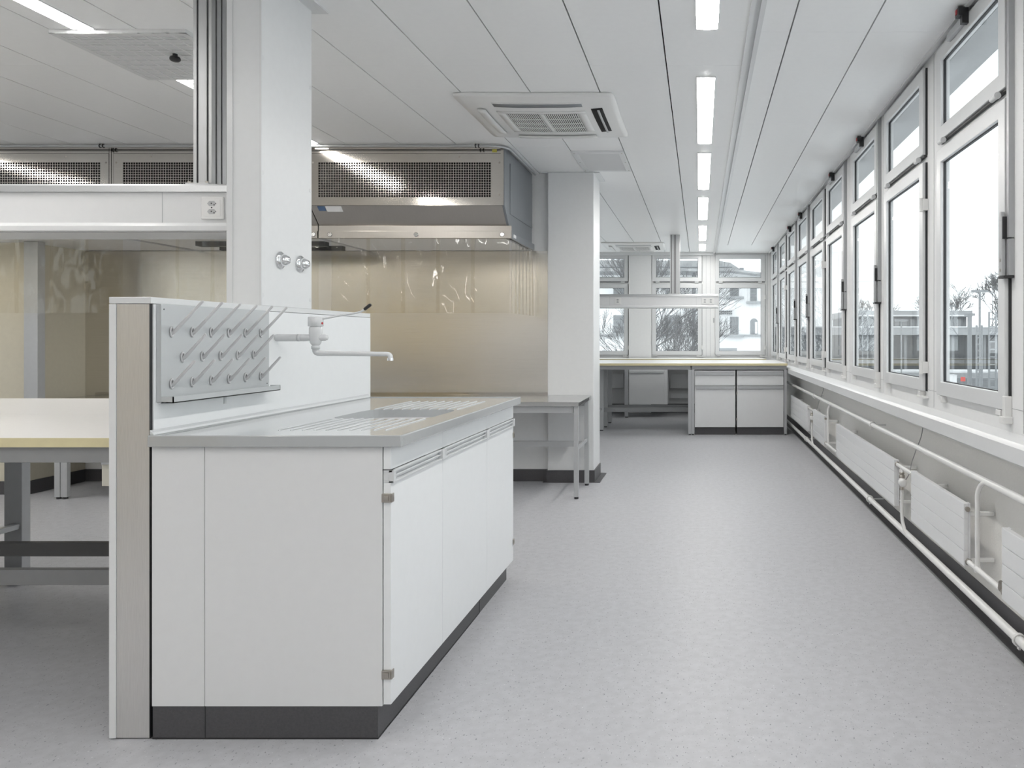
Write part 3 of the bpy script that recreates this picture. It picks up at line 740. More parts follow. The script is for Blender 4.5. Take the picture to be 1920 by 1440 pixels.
# suspended media shelf / service bridge
def bridge(label, x0, x1, y0, y1, socks, group='hanging service bridges'):
    r = thing('service_bridge', label, 'service bridge', ((x0 + x1) / 2, y0, 1.656), group)
    MB().box(x0, x1, y0 + .012, y1 - .012, 1.712, 1.838).build('panel', 'lam', r)
    MB().prism([(y0, 1.836), (y0 + .004, 1.862), (y0 + .012, 1.869), (y1 - .012, 1.869), (y1, 1.862), (y1, 1.836)], 'x', x0, x1).build('top_profile', 'alu', r)
    MB().prism([(y0 - .012, 1.698), (y0 + .002, 1.7125), (y1 - .002, 1.7125), (y1 + .008, 1.698), (y1 + .008, 1.680), (y0 - .012, 1.680)], 'x', x0, x1).build('shelf_profile', 'frame', r)
    MB().box(x0, x1, y0 + .02, y1 - .02, 1.676, 1.6798).build('bottom_profile', 'lsteel', r)
    MB().box(x1 - .003, x1 + .002, y0 - .005, y1 + .005, 1.682, 1.868).build('end_cap', 'frame', r)
    for xx in [k * 1.2 + x1 - .31 for k in range(-2, 1)]:
        if xx > x0: MB().box(xx - .001, xx + .001, y0 + .0112, y0 + .0122, 1.713, 1.836).build('panel_joint', 'lsteel', r)
    for sx in socks:
        s_ = MB().box(sx - .045, sx + .045, y0 + .003, y0 + .0118, 1.727, 1.817).build('socket', 'plastic', r, .003)
        MB().box(sx - .034, sx + .034, y0 + .0015, y0 + .0029, 1.738, 1.806).build('socket_face', 'plastic', s_, .001)
        k = MB(); h = MB()
        for zc in (1.757, 1.789):
            pts = [(sx - .018, zc), (sx - .010, zc + .010), (sx + .010, zc + .010), (sx + .018, zc), (sx + .010, zc - .010), (sx - .010, zc - .010)]
            k.prism(pts, 'y', y0 + .0008, y0 + .0014)
            h.box(sx - .003, sx + .001, y0 + .0002, y0 + .0007, zc - .002, zc + .003); h.box(sx + .008, sx + .012, y0 + .0002, y0 + .0007, zc - .007, zc - .003); h.cyl((sx + .0165, y0 + .0002, zc), (sx + .0165, y0 + .0007, zc), .0018, 8)
        h.cyl((sx, y0 + .0008, 1.773), (sx, y0 + .0014, 1.773), .003, 10)
        k.build('socket_well', 'lsteel', s_); h.build('pin_holes', 'black', s_)
    return r
bridge('long white service bridge with one socket hanging over the left bench', -5.2, -1.8435, 3.02, 3.27, [(396.5 - 1313) / F * 3.02])
bridge('long white service bridge with three sockets hanging across the far windows', -2.6, .253, 10.5, 10.75, [(1158 - 1313) / F * 10.5, (1321.5 - 1313) / F * 10.5, (1331 - 1313) / F * 10.5 + .012])

def post(label, x0, grooves, w_, y0, dp, wide):
    r = thing('hanging_post', label, 'post', (x0 + w_ / 2, y0, 1.87), 'aluminium posts carrying the service bridges')
    # outline with T-slots, extruded vertically
    pts = [(x0, y0)]
    for g in grooves: pts += [(x0 + g - .004, y0), (x0 + g - .004, y0 + .009), (x0 + g + .004, y0 + .009), (x0 + g + .004, y0)]
    pts += [(x0 + w_, y0)]
    sg = [.03, .065, .1] if wide else []
    for g in sg:
        if g < dp - .01: pts += [(x0 + w_, y0 + g - .005), (x0 + w_ - .009, y0 + g - .005), (x0 + w_ - .009, y0 + g + .005), (x0 + w_, y0 + g + .005)]
    pts += [(x0 + w_, y0 + dp), (x0, y0 + dp)]
    MB().prism(pts, 'z', 1.872, H).build('profile', 'alu', r)
    g_ = MB()
    for g in grooves: g_.box(x0 + g - .0035, x0 + g + .0035, y0 + .005, y0 + .0088, 1.873, H)
    if wide:
        for g in sg:
            if g < dp - .01: g_.box(x0 + w_ - .0088, x0 + w_ - .005, y0 + g - .0045, y0 + g + .0045, 1.873, H)
    g_.build('slot_lining', 'groove', r)
    pl = MB().box(x0 - .02, x0 + w_ + .0, y0 - .02, y0 + dp - .01, 1.8695, 1.878).build('foot_plate', 'alu', r, .001)
    for x in (x0 - .01, x0 + w_ - .012): MB().cyl((x, y0 - .011, 1.878), (x, y0 - .011, 1.886), .006, 6).build('bolt', 'nickel', pl)
    return r
post('tall slotted aluminium post from ceiling to the left service bridge', -2.055, [.017, .058], .074, 3.07, .125, True)
post('slotted aluminium post from ceiling to the far service bridge', (1256 - 1313) / F * 10.52, [.022, .06, .078], .137, 10.56, .12, False)

# far bench: left half with knee space, right half with cabinets
fb = bench('lab_bench', 'open yellow-edged workbench with knee space in the far room, left of the drawer cabinets', -2.9, -.118, 9.81, 10.6, [(-.158, 9.82, .045), (-1.37, 10.26, .06)], group='yellow-edged double bench in the far room')
MB().box(-2.8, -.13, 10.42, 10.45, .24, .30).build('stretcher', 'gsteel', fb, .001)
MB().box(-1.36, -1.33, 9.9, 10.26, .28, .31).build('side_rail', 'lsteel', fb, .001)
fb2 = bench('lab_bench', 'yellow-edged workbench over the drawer cabinets, ending at the window wall', -.1165, 1.13, 9.81, 10.6, [(-.112, 9.82, .035), (1.088, 9.82, .035), (1.088, 10.5, .035)], group='yellow-edged double bench in the far room')
fb3 = bench('lab_bench', 'rear half of the yellow-edged double bench in the far room', -2.9, 1.13, 10.602, 11.39, [(-1.37, 10.68, .06), (-1.37, 11.2, .06), (.9, 11.3, .04)], group='yellow-edged double bench in the far room')
MB().box(-2.8, .85, 10.86, 10.89, .24, .30).build('stretcher', 'gsteel', fb3, .001)
fb4 = bench('wall_bench', 'yellow-edged bench standing along the far windows', -2.9, 1.04, 11.96, 12.74, [(-1.20, 12.0, .06), (-.02, 12.0, .06), (.98, 12.0, .05)], group='yellow-edged bench under the far windows')

def far_cab(label, x0, x1):
    r = thing('drawer_cabinet', label, 'cabinet', ((x0 + x1) / 2, 9.85, 0), 'white cabinets under the far bench')
    MB().box(x0, x1, 9.853, 10.38, .098, .835).build('body', 'lam', r)
    MB().box(x0 + .002, x1 - .002, 9.865, 10.37, 0, .0975).build('plinth', 'skirt', r)
    for nm, za, zb_ in (('drawer', .644, .815), ('door', .102, .634)):
        d_ = MB().box(x0 + .002, x1 - .002, 9.832, 9.8525, za, zb_).build(nm, 'lam', r, .002)
        MB().box(x0 + .012, x1 - .012, 9.812, 9.8315, zb_ - .006, zb_ + .003).box(x0 + .012, x1 - .012, 9.812, 9.817, zb_ - .036, zb_ - .0065).build('handle', 'alu', d_, .001)
        if nm == 'door' and x0 > .4:
            for z in (.19, .53): MB().box(x0 - .008, x0 + .006, 9.825, 9.8315, z, z + .03).build('hinge', 'nickel', d_)
far_cab('white cabinet with one drawer and door under the far bench, the left of two', -.072, .456)
far_cab('white cabinet with one drawer and door under the far bench, the right of two', .476, 1.083)

r = thing('hanging_cabinet', 'white suspended cabinet under the bench along the far windows', 'cabinet', (-.86, 12.0, .2))
MB().box(-1.13, -.52, 12.03, 12.5, .205, .845).build('body', 'lam', r)
d_ = MB().box(-1.13, -.57, 12.008, 12.0295, .21, .72).build('door', 'lam', r, .002)
MB().box(-1.12, -.58, 11.99, 12.0075, .700, .715).build('handle', 'alu', d_)
MB().box(-1.13, -.57, 12.008, 12.0295, .725, .845).build('drawer', 'lam', r, .002)
r = thing('wall_radiator', 'white panel radiator on the far wall behind the bench legs', 'radiator', (-1.4, 12.75, .3))
MB().box(-2.3, -1.28, 12.70, 12.73, .42, .66).build('panel', 'rad', r, .003)
MB().cyl((-1.27, 12.72, .44), (-1.2, 12.72, .44), .012, 10).cyl((-1.2, 12.72, .44), (-1.2, 12.72, .2), .012, 10).box(-1.9, -1.88, 12.73, 12.85, .5, .53).build('pipe', 'pipe', r)
r = thing('wall_radiator', 'white panel radiator on the far wall, right of the suspended cabinet', 'radiator', (-.2, 12.75, .3))
MB().box(-.50, .85, 12.70, 12.73, .42, .66).box(-.5, .85, 12.7, 12.72, .25, .33).build('panel', 'rad', r, .003)
MB().box(.1, .13, 12.73, 12.85, .5, .53).build('bracket', 'pipe', r)

# ============================================================ STEEL TABLE + HOODS
r = thing('steel_table', 'long stainless steel table along the clad wall with light grey legs', 'table', (-3, 5.9, 0))
MB().box(-5.3, -.945, 5.88, 6.575, .722, .758).box(-5.3, -1.335, 6.575, 6.64, .722, .758).build('top', 'inoxt', r, .004)
MB().box(-5.3, -1.335, 6.63, 6.645, .758, .778).build('upstand', 'inox', r)
MB().box(-5.28, -.99, 5.905, 5.935, .672, .7215).build('apron', 'lsteel', r)
MB().box(-5.28, -.99, 6.50, 6.53, .672, .7215).build('apron', 'lsteel', r)
MB().box(-5.28, -.99, 6.35, 6.38, .345, .39).build('stretcher', 'lsteel', r)
for x, w_ in ((-.985, .035), (-5.03, .045), (-4.98, .05), (-3.0, .05)):
    for y in (5.895, 6.44):
        MB().box(x, x + w_, y, y + .035, .016, .7215 if w_ < .04 else .6715).build('leg', 'lsteel', r, .002)
        MB().cyl((x + w_ / 2, y + .018, .0), (x + w_ / 2, y + .018, .016), .017, 14).build('foot', 'black', r)
MB().box(-.975, -.96, 5.93, 6.44, .375, .40).build('side_rail', 'lsteel', r)
r = thing('base_cabinet', 'white cabinet with a bar handle under the steel table, glimpsed left of the partition', 'cabinet', (-4.3, 6.0, 0))
MB().box(-4.67, -3.9, 5.93, 6.34, .10, .66).build('body', 'lamc', r)
MB().box(-4.63, -3.9, 5.97, 6.3, 0, .0995).build('plinth', 'skirt', r)
d_ = MB().box(-4.67, -3.9, 5.91, 5.9295, .10, .60).build('door', 'lamc', r, .001)
MB().box(-4.66, -3.91, 5.89, 5.9095, .27, .30).build('handle', 'alu', d_)

HZT, HZF, HZR = 2.685, 2.25, 2.118
def hood(label, x0, x1, gx0, gx1, right_end, left_end=False, stickers=False):
    r = thing('flow_hood', label, 'hood', ((x0 + x1) / 2, 5.7, 2.02), 'stainless hoods along the ceiling')
    d0, d1 = 5.68, 5.82
    # housing behind the front, coloured black for the shade behind the grille
    MB().prism([(d0 + .02, 2.62), (d0 + .02, HZF + .003), (d1 + .01, HZR), (d1 + .03, 2.04), (6.64, 2.04), (6.64, 2.685), (d0 + .02, 2.685)], 'x', x0 + .004, x1 - .004).build('housing', 'shade', r)
    gz0, gz1 = 2.31, 2.574
    f = MB(); f.box(x0, x1, d0, d0 + .018, HZF, gz0); f.box(x0, x1, d0, d0 + .018, gz1, 2.636); f.box(x0, gx0, d0, d0 + .018, gz0, gz1); f.box(gx1, x1, d0, d0 + .018, gz0, gz1)
    f.build('front_panel', 'inox', r)
    MB().box(x0, x1, d0 + .002, d0 + .018, 2.639, 2.685).build('top_strip', 'inox', r)
    nx = max(2, round((gx1 - gx0) / .0188)); nz_ = 14; g = MB(); hb = .0019
    for i in range(nx + 1):
        x = gx0 + (gx1 - gx0) * i / nx; g.box(x - hb, x + hb, d0 + .001, d0 + .004, gz0, gz1)
    for i in range(nz_ + 1):
        z = gz0 + (gz1 - gz0) * i / nz_; g.box(gx0, gx1, d0 + .0012, d0 + .0042, z - hb, z + hb)
    g.build('grille', 'inox', r)
    MB().prism([(d0, HZF - .002), (d0 + .012, HZF - .002), (d1 + .006, HZR), (d1 - .006, HZR)], 'x', x0, x1).build('sloped_panel', 'inoxr', r)
    MB().box(x0 - .0, x1 + (.035 if right_end else 0), d1 - .012, d1 + .02, 2.075, HZR - .001).build('upper_rail', 'inoxr', r, .001)
    rl = MB().box(x0 + .002, x1 + (.035 if right_end else 0), d1 - .022, d1 + .02, 2.02, 2.074).build('curtain_rail', 'inoxr', r, .001)
    for k in range(3):
        x = x0 + .09 + (x1 - x0 - .12) * k / 2
        MB().lathe((x, d1 - .022, 2.047), (0, -1, 0), [(0, .018), (.004, .018), (.006, .014)], 18).build('rail_screw', 'inoxt', rl)
    for (x, z) in ((x0 + .28, 2.615), (x1 - .32, 2.615), (x1 - .02, 2.57), (x1 - .02, 2.33), (x0 + .02, 2.57)):
        MB().lathe((x, d0, z), (0, -1, 0), [(0, .0075), (.002, .0065)], 10).build('screw', 'nickel', r)
    MB().box(x0 + .02, x1 - .02, d1 + .03, 6.62, 2.022, 2.035).build('filter_panel', 'filter', r)
    if right_end:
        e = x1
        MB().prism([(d0, 2.685), (d0, HZF), (d1 - .01, HZR), (d1 - .01, 2.08), (6.60, 2.08), (6.60, 2.685)], 'x', e + .001, e + .018).build('side_panel', 'zinc', r)
        MB().box(e - .01, e + .012, d0 - .004, d0 + .012, HZF, 2.685).build('corner_strip', 'inox', r)
        MB().box(e + .019, e + .022, d0 + .16, 6.60, 2.21, 2.60).build('side_cover', 'zinc', r, .001)
        s_ = MB().box(e + .019, e + .036, d1 + .021, 6.62, 2.02, 2.074).build('side_rail', 'zinc', r, .002)
        MB().box(e + .0362, e + .037, d1 + .06, d1 + .14, 2.035, 2.06).build('rail_label', 'label', s_)
        # side curtain
        MBs = MB(); n = 60; vs = []; fs = []
        for i in range(n + 1):
            y = d1 + .03 + (6.60 - d1 - .03) * i / n
            for j in range(9):
                z = 2.03 - (2.03 - 1.447) * j / 8
                vs.append((e + .03 + (.012 * math.sin(y * 52) + .006 * math.sin(y * 97 + 1)) * (j / 8) ** .6, y, z))
        for i in range(n):
            for j in range(8): fs.append((i * 9 + j, (i + 1) * 9 + j, (i + 1) * 9 + j + 1, i * 9 + j + 1))
        MBs.add(vs, fs, True).build('side_curtain', 'film', r)
    # strips
    k = 0; x = x1 + .02 if right_end else x1 - .0
    wS, pit = .297, .268
    ph = random.Random(int(abs(x0) * 100))
    while x - wS > x0 - .05:
        xa, xb = x - wS, x; nx_, nz2 = 10, 12; vs = []; fs = []
        off = .004 * (k % 2); bow = ph.uniform(-.012, .012); ph0 = ph.uniform(0, 6)
        for i in range(nx_ + 1):
            for j in range(nz2 + 1):
                u = i / nx_; v_ = j / nz2
                yy = d1 + .0 + off + (bow * math.sin(PI * u) + .004 * math.sin(5 * u + ph0 + 3 * v_)) * v_ ** .7 + .006 * v_ * math.sin(6 * v_ + ph0)
                vs.append((xa + (xb - xa) * u, yy, 2.03 - (2.03 - 1.447) * v_))
        for i in range(nx_):
            for j in range(nz2): fs.append((i * (nz2 + 1) + j, (i + 1) * (nz2 + 1) + j, (i + 1) * (nz2 + 1) + j + 1, i * (nz2 + 1) + j + 1))
        MB().add(vs, fs, True).build('curtain_strip', 'film', r)
        x -= pit; k += 1
    if stickers:
        def on_slope(x, s_, w_, l_, nm, m_):
            t0 = s_; t1 = s_ + l_
            Y = lambda t: d0 + (d1 - d0) * t - .0035; Z = lambda t: HZF + (HZR - HZF) * t - .002
            MB().add([(x, Y(t0), Z(t0)), (x + w_, Y(t0), Z(t0)), (x + w_, Y(t1), Z(t1)), (x, Y(t1), Z(t1)), (x, Y(t0) + .001, Z(t0)), (x + w_, Y(t0) + .001, Z(t0)), (x + w_, Y(t1) + .001, Z(t1)), (x, Y(t1) + .001, Z(t1))],
                     [(0, 1, 2, 3), (7, 6, 5, 4), (0, 4, 5, 1), (2, 6, 7, 3), (1, 5, 6, 2), (0, 3, 7, 4)]).build(nm, m_, r)
        on_slope(x0 + .05, .04, .055, .22, 'blue_sticker', 'blabel'); on_slope(x0 + .11, .04, .12, .26, 'type_plate', 'label')
        MB().box(x1 - .075, x1 - .04, d0 + .0005, d0 + .0018, 2.648, 2.672).build('yellow_sticker', 'ylabel', r)
    return r
hood('stainless ceiling hood with yellow sticker, rightmost of the row beside the square column', -2.925, -1.486, -2.866, -1.570, True, stickers=True)
hood('stainless ceiling hood partly hidden by the aluminium post and service column', -4.40, -2.932, -4.33, -3.03, False)
hood('stainless ceiling hood cut off by the left picture edge', -5.90, -4.437, -5.80, -4.50, False)
r = thing('hood_divider', 'narrow stainless upright between the two left hoods', 'trim', (-4.418, 5.68, 2.25))
MB().box(-4.434, -4.421, 5.682, 5.70, 2.02, 2.685).box(-4.416, -4.403, 5.682, 5.70, 2.02, 2.685).build('strip', 'inox', r)
r = thing('lamp_fixture', 'metal lamp fixture fixed under the middle hood behind the curtain', 'lamp fixture', (-3.6, 6.1, 2.0))
MB().box(-4.0, -2.98, 6.0, 6.08, 1.985, 2.0215).box(-4.0, -2.98, 6.3, 6.36, 1.985, 2.0215).build('rails', 'groove', r)
MB().box(-3.9, -3.1, 6.09, 6.29, 2.0, 2.0215).build('reflector', 'inoxt', r)

# support post beside pier
r = thing('support_post', 'grey upright post in front of the cream pier behind the curtain at far left', 'post', (-5.27, 5.86, .0))
MB().box(-5.36, -5.25, 6.0, 6.07, .76, 2.02).build('profile', 'lsteel', r, .002)

# conduit along the hoods
r = thing('conduit_pipe', 'thin grey conduit clipped along the top of the hoods below the ceiling', 'pipe', (-3, 5.62, 2.68))
pts = [(-6.6, 5.62, 2.680), (-1.56, 5.62, 2.680)]
for i in range(1, 7):
    q = PI / 2 * i / 6; pts.append((-1.56 + .12 * math.sin(q), 5.62 + .12 * (1 - math.cos(q)), 2.680))
pts.append((-1.44, 6.60, 2.680))
MB().tube(pts, .009, 12).build('tube', 'alu', r)
for x in ((191 - 1313) / F * 5.62, (895 - 1313) / F * 5.62):
    k = MB(); k.ring((x - .012, 5.62, 2.680), (1, 0, 0), .012, .004, 16, 6); k.ring((x + .012, 5.62, 2.680), (1, 0, 0), .012, .004, 16, 6); k.build('clamp', 'black', r)

# ============================================================ RADIATORS AND PIPES
RX = 1.17; RZ0, RZ1 = .238, .519
def radiator(label, y0, y1):
    r = thing('radiator', label, 'radiator', (RX, (y0 + y1) / 2, RZ0), 'white panel radiators under the window sill')
    h = (RZ1 - RZ0) / 4
    m = MB()
    for k in range(4): m.box(RX, RX + .018, y0, y1, RZ0 + h * k + .0012, RZ0 + h * (k + 1) - .0012)
    m.build('panel', 'rad', r, .002)
    MB().box(RX + .004, RX + .022, y0 + .002, y1 - .002, RZ0 + .001, RZ1 - .001).build('backing', 'rad', r)
    for y in (y0, y1 - .03): MB().box(RX + .0225, RX + .030, y, y + .03, RZ0, RZ1).build('header', 'rad', r, .002)
    for y in ([y0 + .004, y1 - .2] if y1 - y0 > .5 else [(y0 + y1) / 2]):
        for z in (RZ0 + .016, RZ1 - .058):
            MB().box(RX + .031, XL - .003, y, y + .02, z, z + .018).build('bracket', 'pipe', r, .003)
    for y, z in ((y0 - .006, RZ1 - .025), (y1 + .006, RZ0 + .025)):
        MB().cyl((RX + .014, y - .007, z), (RX + .014, y + .007, z), .011, 14).build('plug', 'nickel', r)
    return r
rad_spans = [(1.55, 2.94), (3.362, 4.205), (4.571, 6.524), (7.159, 7.873), (8.264, 9.80)]
rl = ['white ribbed radiator cut off by the right picture edge', 'white ribbed radiator, second from the camera, under the second window', 'longest white ribbed radiator, third from the camera',
      'short white ribbed radiator between the two farthest risers', 'white ribbed radiator farthest away, reaching behind the far bench']
for (a_, b_), l in zip(rad_spans, rl): radiator(l, a_, b_)

UX, UZ, UR = 1.215, .642, .016
LX, LZ, LR = 1.205, .111, .018
up = thing('heating_pipe', 'upper white heating pipe running below the window sill', 'pipe', (UX, 5, UZ), 'heating pipes along the window wall')
MB().tube([(UX, -3, UZ), (UX, 12.7, UZ)], UR, 20).build('tube', 'pipe', up)
lo = thing('heating_pipe', 'lower white heating pipe running just above the dark skirting', 'pipe', (LX, 5, LZ), 'heating pipes along the window wall')
MB().tube([(LX, -3, LZ), (LX, 12.7, LZ)], LR, 20).build('tube', 'pipe', lo)
def clamp(par, x, z, r_, y, wx=XL):
    m = MB(); m.ring((x, y, z), (0, 1, 0), r_ + .004, .004, 24, 8); m.ring((x, y + .008, z), (0, 1, 0), r_ + .004, .004, 24, 8)
    m.box(x - .004, x + .004, y - .004, y + .012, z - r_ - .018, z - r_ - .004)
    m.cyl((x + r_, y + .004, z), (wx - .003, y + .004, z), .004, 8)
    k = m.build('clamp', 'pipe', par)
for y in (2.74, 5.34, 8.05): clamp(up, UX, UZ, UR, y)
for y in (2.86, 5.38, 8.6): clamp(lo, LX, LZ, LR, y, XL - .006)
def return_riser(y):
    # from the upper pipe down to the bottom connection
    pts = [(UX - .004, y - .075, UZ)]
    for i in range(1, 7):
        q = PI / 2 * i / 6; pts.append((UX - .004 - .02 * i / 6, y - .075 + .06 * math.sin(q), UZ - .06 * (1 - math.cos(q))))
    pts += [(UX - .024, y - .015, RZ0 + .03)]
    m = MB().tube(pts, .0105, 16)
    m.lathe((UX - .024, y - .015, RZ0 + .04), (0, 0, -1), [(0, .013), (.014, .015), (.03, .015)], 16)
    m.build('riser', 'pipe', up)
def conn(y0, y1, z, valve=False):
    r = thing('radiator_connection', '', 'pipe fitting', (RX + .016, (y0 + y1) / 2, z), 'fittings joining neighbouring radiators')
    x = RX + .016
    MB().tube([(x, y0 + .02, z), (x, y1 - .02, z)], .0115, 14).build('pipe', 'pipe', r)
    for y in (y0 + .014, y1 - .014): MB().lathe((x, y - .008, z), (0, 1, 0), [(0, .013), (.004, .016), (.012, .016), (.016, .013)], 6).build('union_nut', 'nickel', r)
    return r
def set_l(o, l): o['label'] = l
return_riser(3.27); return_riser(7.08)
o = conn(2.94, 3.362, RZ0 + .025); set_l(o, 'white pipe piece joining the two nearest radiators at their lower corners')
MB().tube([(RX + .016, 2.985, RZ0 + .025), (RX + .012, 2.970, RZ0 + .035), (RX + .008, 2.960, RZ0 + .06)], [.012, .015, .012], 12).build('lockshield_valve', 'nickel', o)
o = conn(6.524, 7.159, RZ0 + .025); set_l(o, 'white pipe piece joining the long radiator to the short far one at their lower corners')
def supply(y0, y1, yv, l):
    o = conn(y0, y1, RZ1 - .025); set_l(o, l)
    x = RX + .016; z = RZ1 - .025
    MB().tube([(x, yv, z), (x, yv, z - .03)], .012, 14).build('tee', 'pipe', o)
    v_ = MB().lathe((x, yv, z - .028), (0, 0, -1), [(0, .012), (.004, .015), (.012, .015), (.016, .010), (.02, .018), (.034, .018), (.038, .011), (.09, .011), (.094, .014), (.105, .014)], 8).build('valve_body', 'nickel', o)
    MB().lathe((x - .004, yv - .010, z - .082), (-.12, -1, 0), [(0, .018), (.01, .023), (.05, .024), (.056, .021), (.058, .012)], 28).build('thermostat_head', 'plastic', o)
    pts = [(x, yv, z - .13), (x, yv, LZ + .11), (x, yv - .01, LZ + .07), (x + .003, yv - .05, LZ + .025), (LX, yv - .09, LZ)]
    MB().tube(pts, .0105, 14).build('riser', 'pipe', lo)
supply(4.205, 4.571, 4.455, 'radiator valve with round thermostat head between the second and third radiators')
supply(7.873, 8.264, 8.05, 'radiator valve with round thermostat head between the two farthest radiators')
def cable(pts, l):
    # Catmull-Rom through points
    P = [Vector(p) for p in pts]; P = [P[0]] + P + [P[-1]]; out = []
    for i in range(1, len(P) - 2):
        for t in range(8):
            s_ = t / 8
            out.append(.5 * ((2 * P[i]) + (P[i + 1] - P[i - 1]) * s_ + (2 * P[i - 1] - 5 * P[i] + 4 * P[i + 1] - P[i + 2]) * s_ ** 2 + (3 * P[i] - P[i - 1] - 3 * P[i + 1] + P[i + 2]) * s_ ** 3))
    out.append(P[-2])
    tag(MB().tube(out, .0028, 8).build('cable', 'cable', None), l, 'cable', 'thin cables hanging from the sill')
cable([(1.27, 4.30, .80), (1.262, 4.32, .70), (1.25, 4.38, .61), (1.235, 4.42, .53), (1.222, 4.43, .46), (1.19, 4.44, .40)], 'thin grey cable curving from the sill to the nearer thermostat head')
cable([(1.27, 7.75, .80), (1.262, 7.80, .70), (1.25, 7.95, .60), (1.235, 8.02, .5), (1.20, 8.04, .40)], 'thin grey cable curving from the sill to the farther thermostat head')

# ============================================================ OUTSIDE
GZ = -3.0
g = MB().box(-80, 220, 15, 330, GZ - .5, GZ); g.box(1.9, 220, -40, 15, GZ - .5, GZ); g.box(-80, -8.6, -40, 15, GZ - .5, GZ)
tag(g.build('snow_ground', 'snow'), 'thinly snow-covered ground outside the windows', 'ground', None, 'structure')
# eaves and outer building edge
struct('trim_10', MB().box(XO + .001, 1.645, -3.2, YB + .2, 2.85, 3.2).box(XO + .001, 1.32, -3.2, YB + .2, 2.60, 2.85), 'soffit', 'grey blind box and eave above the right-hand windows outside', 'eave')

def facade_building():
    r = thing('apartment_building', 'white rendered apartment house with grey shutters and an arched window, across the yard', 'building', (-3, 30, GZ))
    D = 30.0
    X = lambda px: (px - 1313) / F * D
    Z = lambda py: 1.25 + (635 - py) / F * D
    MB().box(-22, X(1436), D, D + 10, GZ, Z(512)).build('wall', 'render', r)
    MB().prism([(-22, Z(508)), (X(1372), Z(508)), (X(1436), Z(516)), (X(1436), Z(520)), (X(1372), Z(512)), (-22, Z(512))], 'y', D - .9, D + 10.2).build('eave', 'roof', r)
    MB().box(-22, X(1372), D - .6, D - .4, Z(504), Z(501.5)).build('gutter', 'mast', r)
    MB().box(-22, X(1340), D - .2, D, Z(516), Z(512)).build('cornice', 'soffit', r)
    MB().prism([(-22, Z(501)), (X(1390), Z(503)), (X(1390), Z(500)), (X(1372), Z(488)), (X(1350), Z(484)), (-22, Z(478))], 'y', D + 1, D + 9).build('roof', 'roof', r)
    MB().box(X(1388), X(1396), D + .4, D + .8, Z(508), Z(500)).build('chimney_pipe', 'mast', r)
    def win(x0, x1, y0, y1, arch=False, shut=True):
        fr = MB().box(X(x0) - .08, X(x1) + .08, D - .05, D, Z(y1) - .05, Z(y0) + .05)
        if not arch: f = fr.build('window', 'render', r)
        x0, x1 = X(x0), X(x1); zt_, zb_ = Z(y0), Z(y1)
        if arch:
            rr_ = (x1 - x0) / 2; c = (x0 + x1) / 2; pts = [(x0, zb_), (x1, zb_)]
            for i in range(13): q = PI * i / 12; pts.append((c + rr_ * math.cos(q), zt_ - rr_ + rr_ * math.sin(q)))
            f = MB().prism(pts, 'y', D - .03, D + .02).build('arched_window', 'shutter', r)
            MB().box(x0 + .62 * (x1 - x0), x1 - .02, D - .05, D - .031, zb_ + .02, zt_ - rr_).build('shutter', 'render', f)
            return
        m = MB(); n = 14
        if shut:
            for i in range(n): m.box(x0, x1, D - .09, D - .055, zb_ + (zt_ - zb_) * i / n + .005, zb_ + (zt_ - zb_) * (i + 1) / n - .005)
        else:
            for i in range(6): m.box(x0 + (x1 - x0) * i / 6 + .01, x0 + (x1 - x0) * (i + 1) / 6 - .01, D - .09, D - .055, zb_, zt_)
        m.build('shutter', 'shutter', f)
        MB().box(x0 - .15, x1 + .2, D - .2, D - .055, zb_ - .12, zb_ - .03).build('sill', 'concrete', f)
    win(1368.5, 1385, 536, 555); win(1406.6, 1418.8, 538, 564); win(1368.5, 1385, 594, 626.5, shut=False); win(1407, 1420.6, 597, 626.5, arch=True)
    win(1247, 1275, 591, 625); win(1247, 1275, 528, 553); win(1150.6, 1176, 591, 625); win(1150.6, 1176, 528, 552); win(1060, 1085, 591, 625)
    MB().box(-22, X(1436), D - .1, D - .001, Z(631), Z(627.5)).build('string_course', 'concrete', r)
    b_ = MB().box(X(1330), X(1375), D - 1.0, D - .101, Z(583), Z(566)).build('balcony', 'render', r)
    m = MB()
    for i in range(7):
        for j in range(2): m.box(X(1349 + i * 3.6), X(1349 + i * 3.6 + 2), D - .06, D - .0, Z(589.5 - j * 4.2), Z(587 - j * 4.2))
    m.build('lattice_holes', 'shutter', r)
    MB().cyl((X(1301), D - .15, GZ), (X(1301), D - .15, Z(512)), .07, 10).build('downpipe', 'mast', r)
    for z in (566,): MB().box(X(1345), X(1367), D - 1.05, D - 1.0, Z(562), Z(561)).box(X(1366), X(1367), D - 1.05, D - 1.0, Z(566), Z(561)).build('balcony_rail', 'mast', r)
    MB().box(X(1339), X(1375), D - 3, D - 2.6, Z(664), Z(651)).build('garden_wall', 'concrete', r)
facade_building()

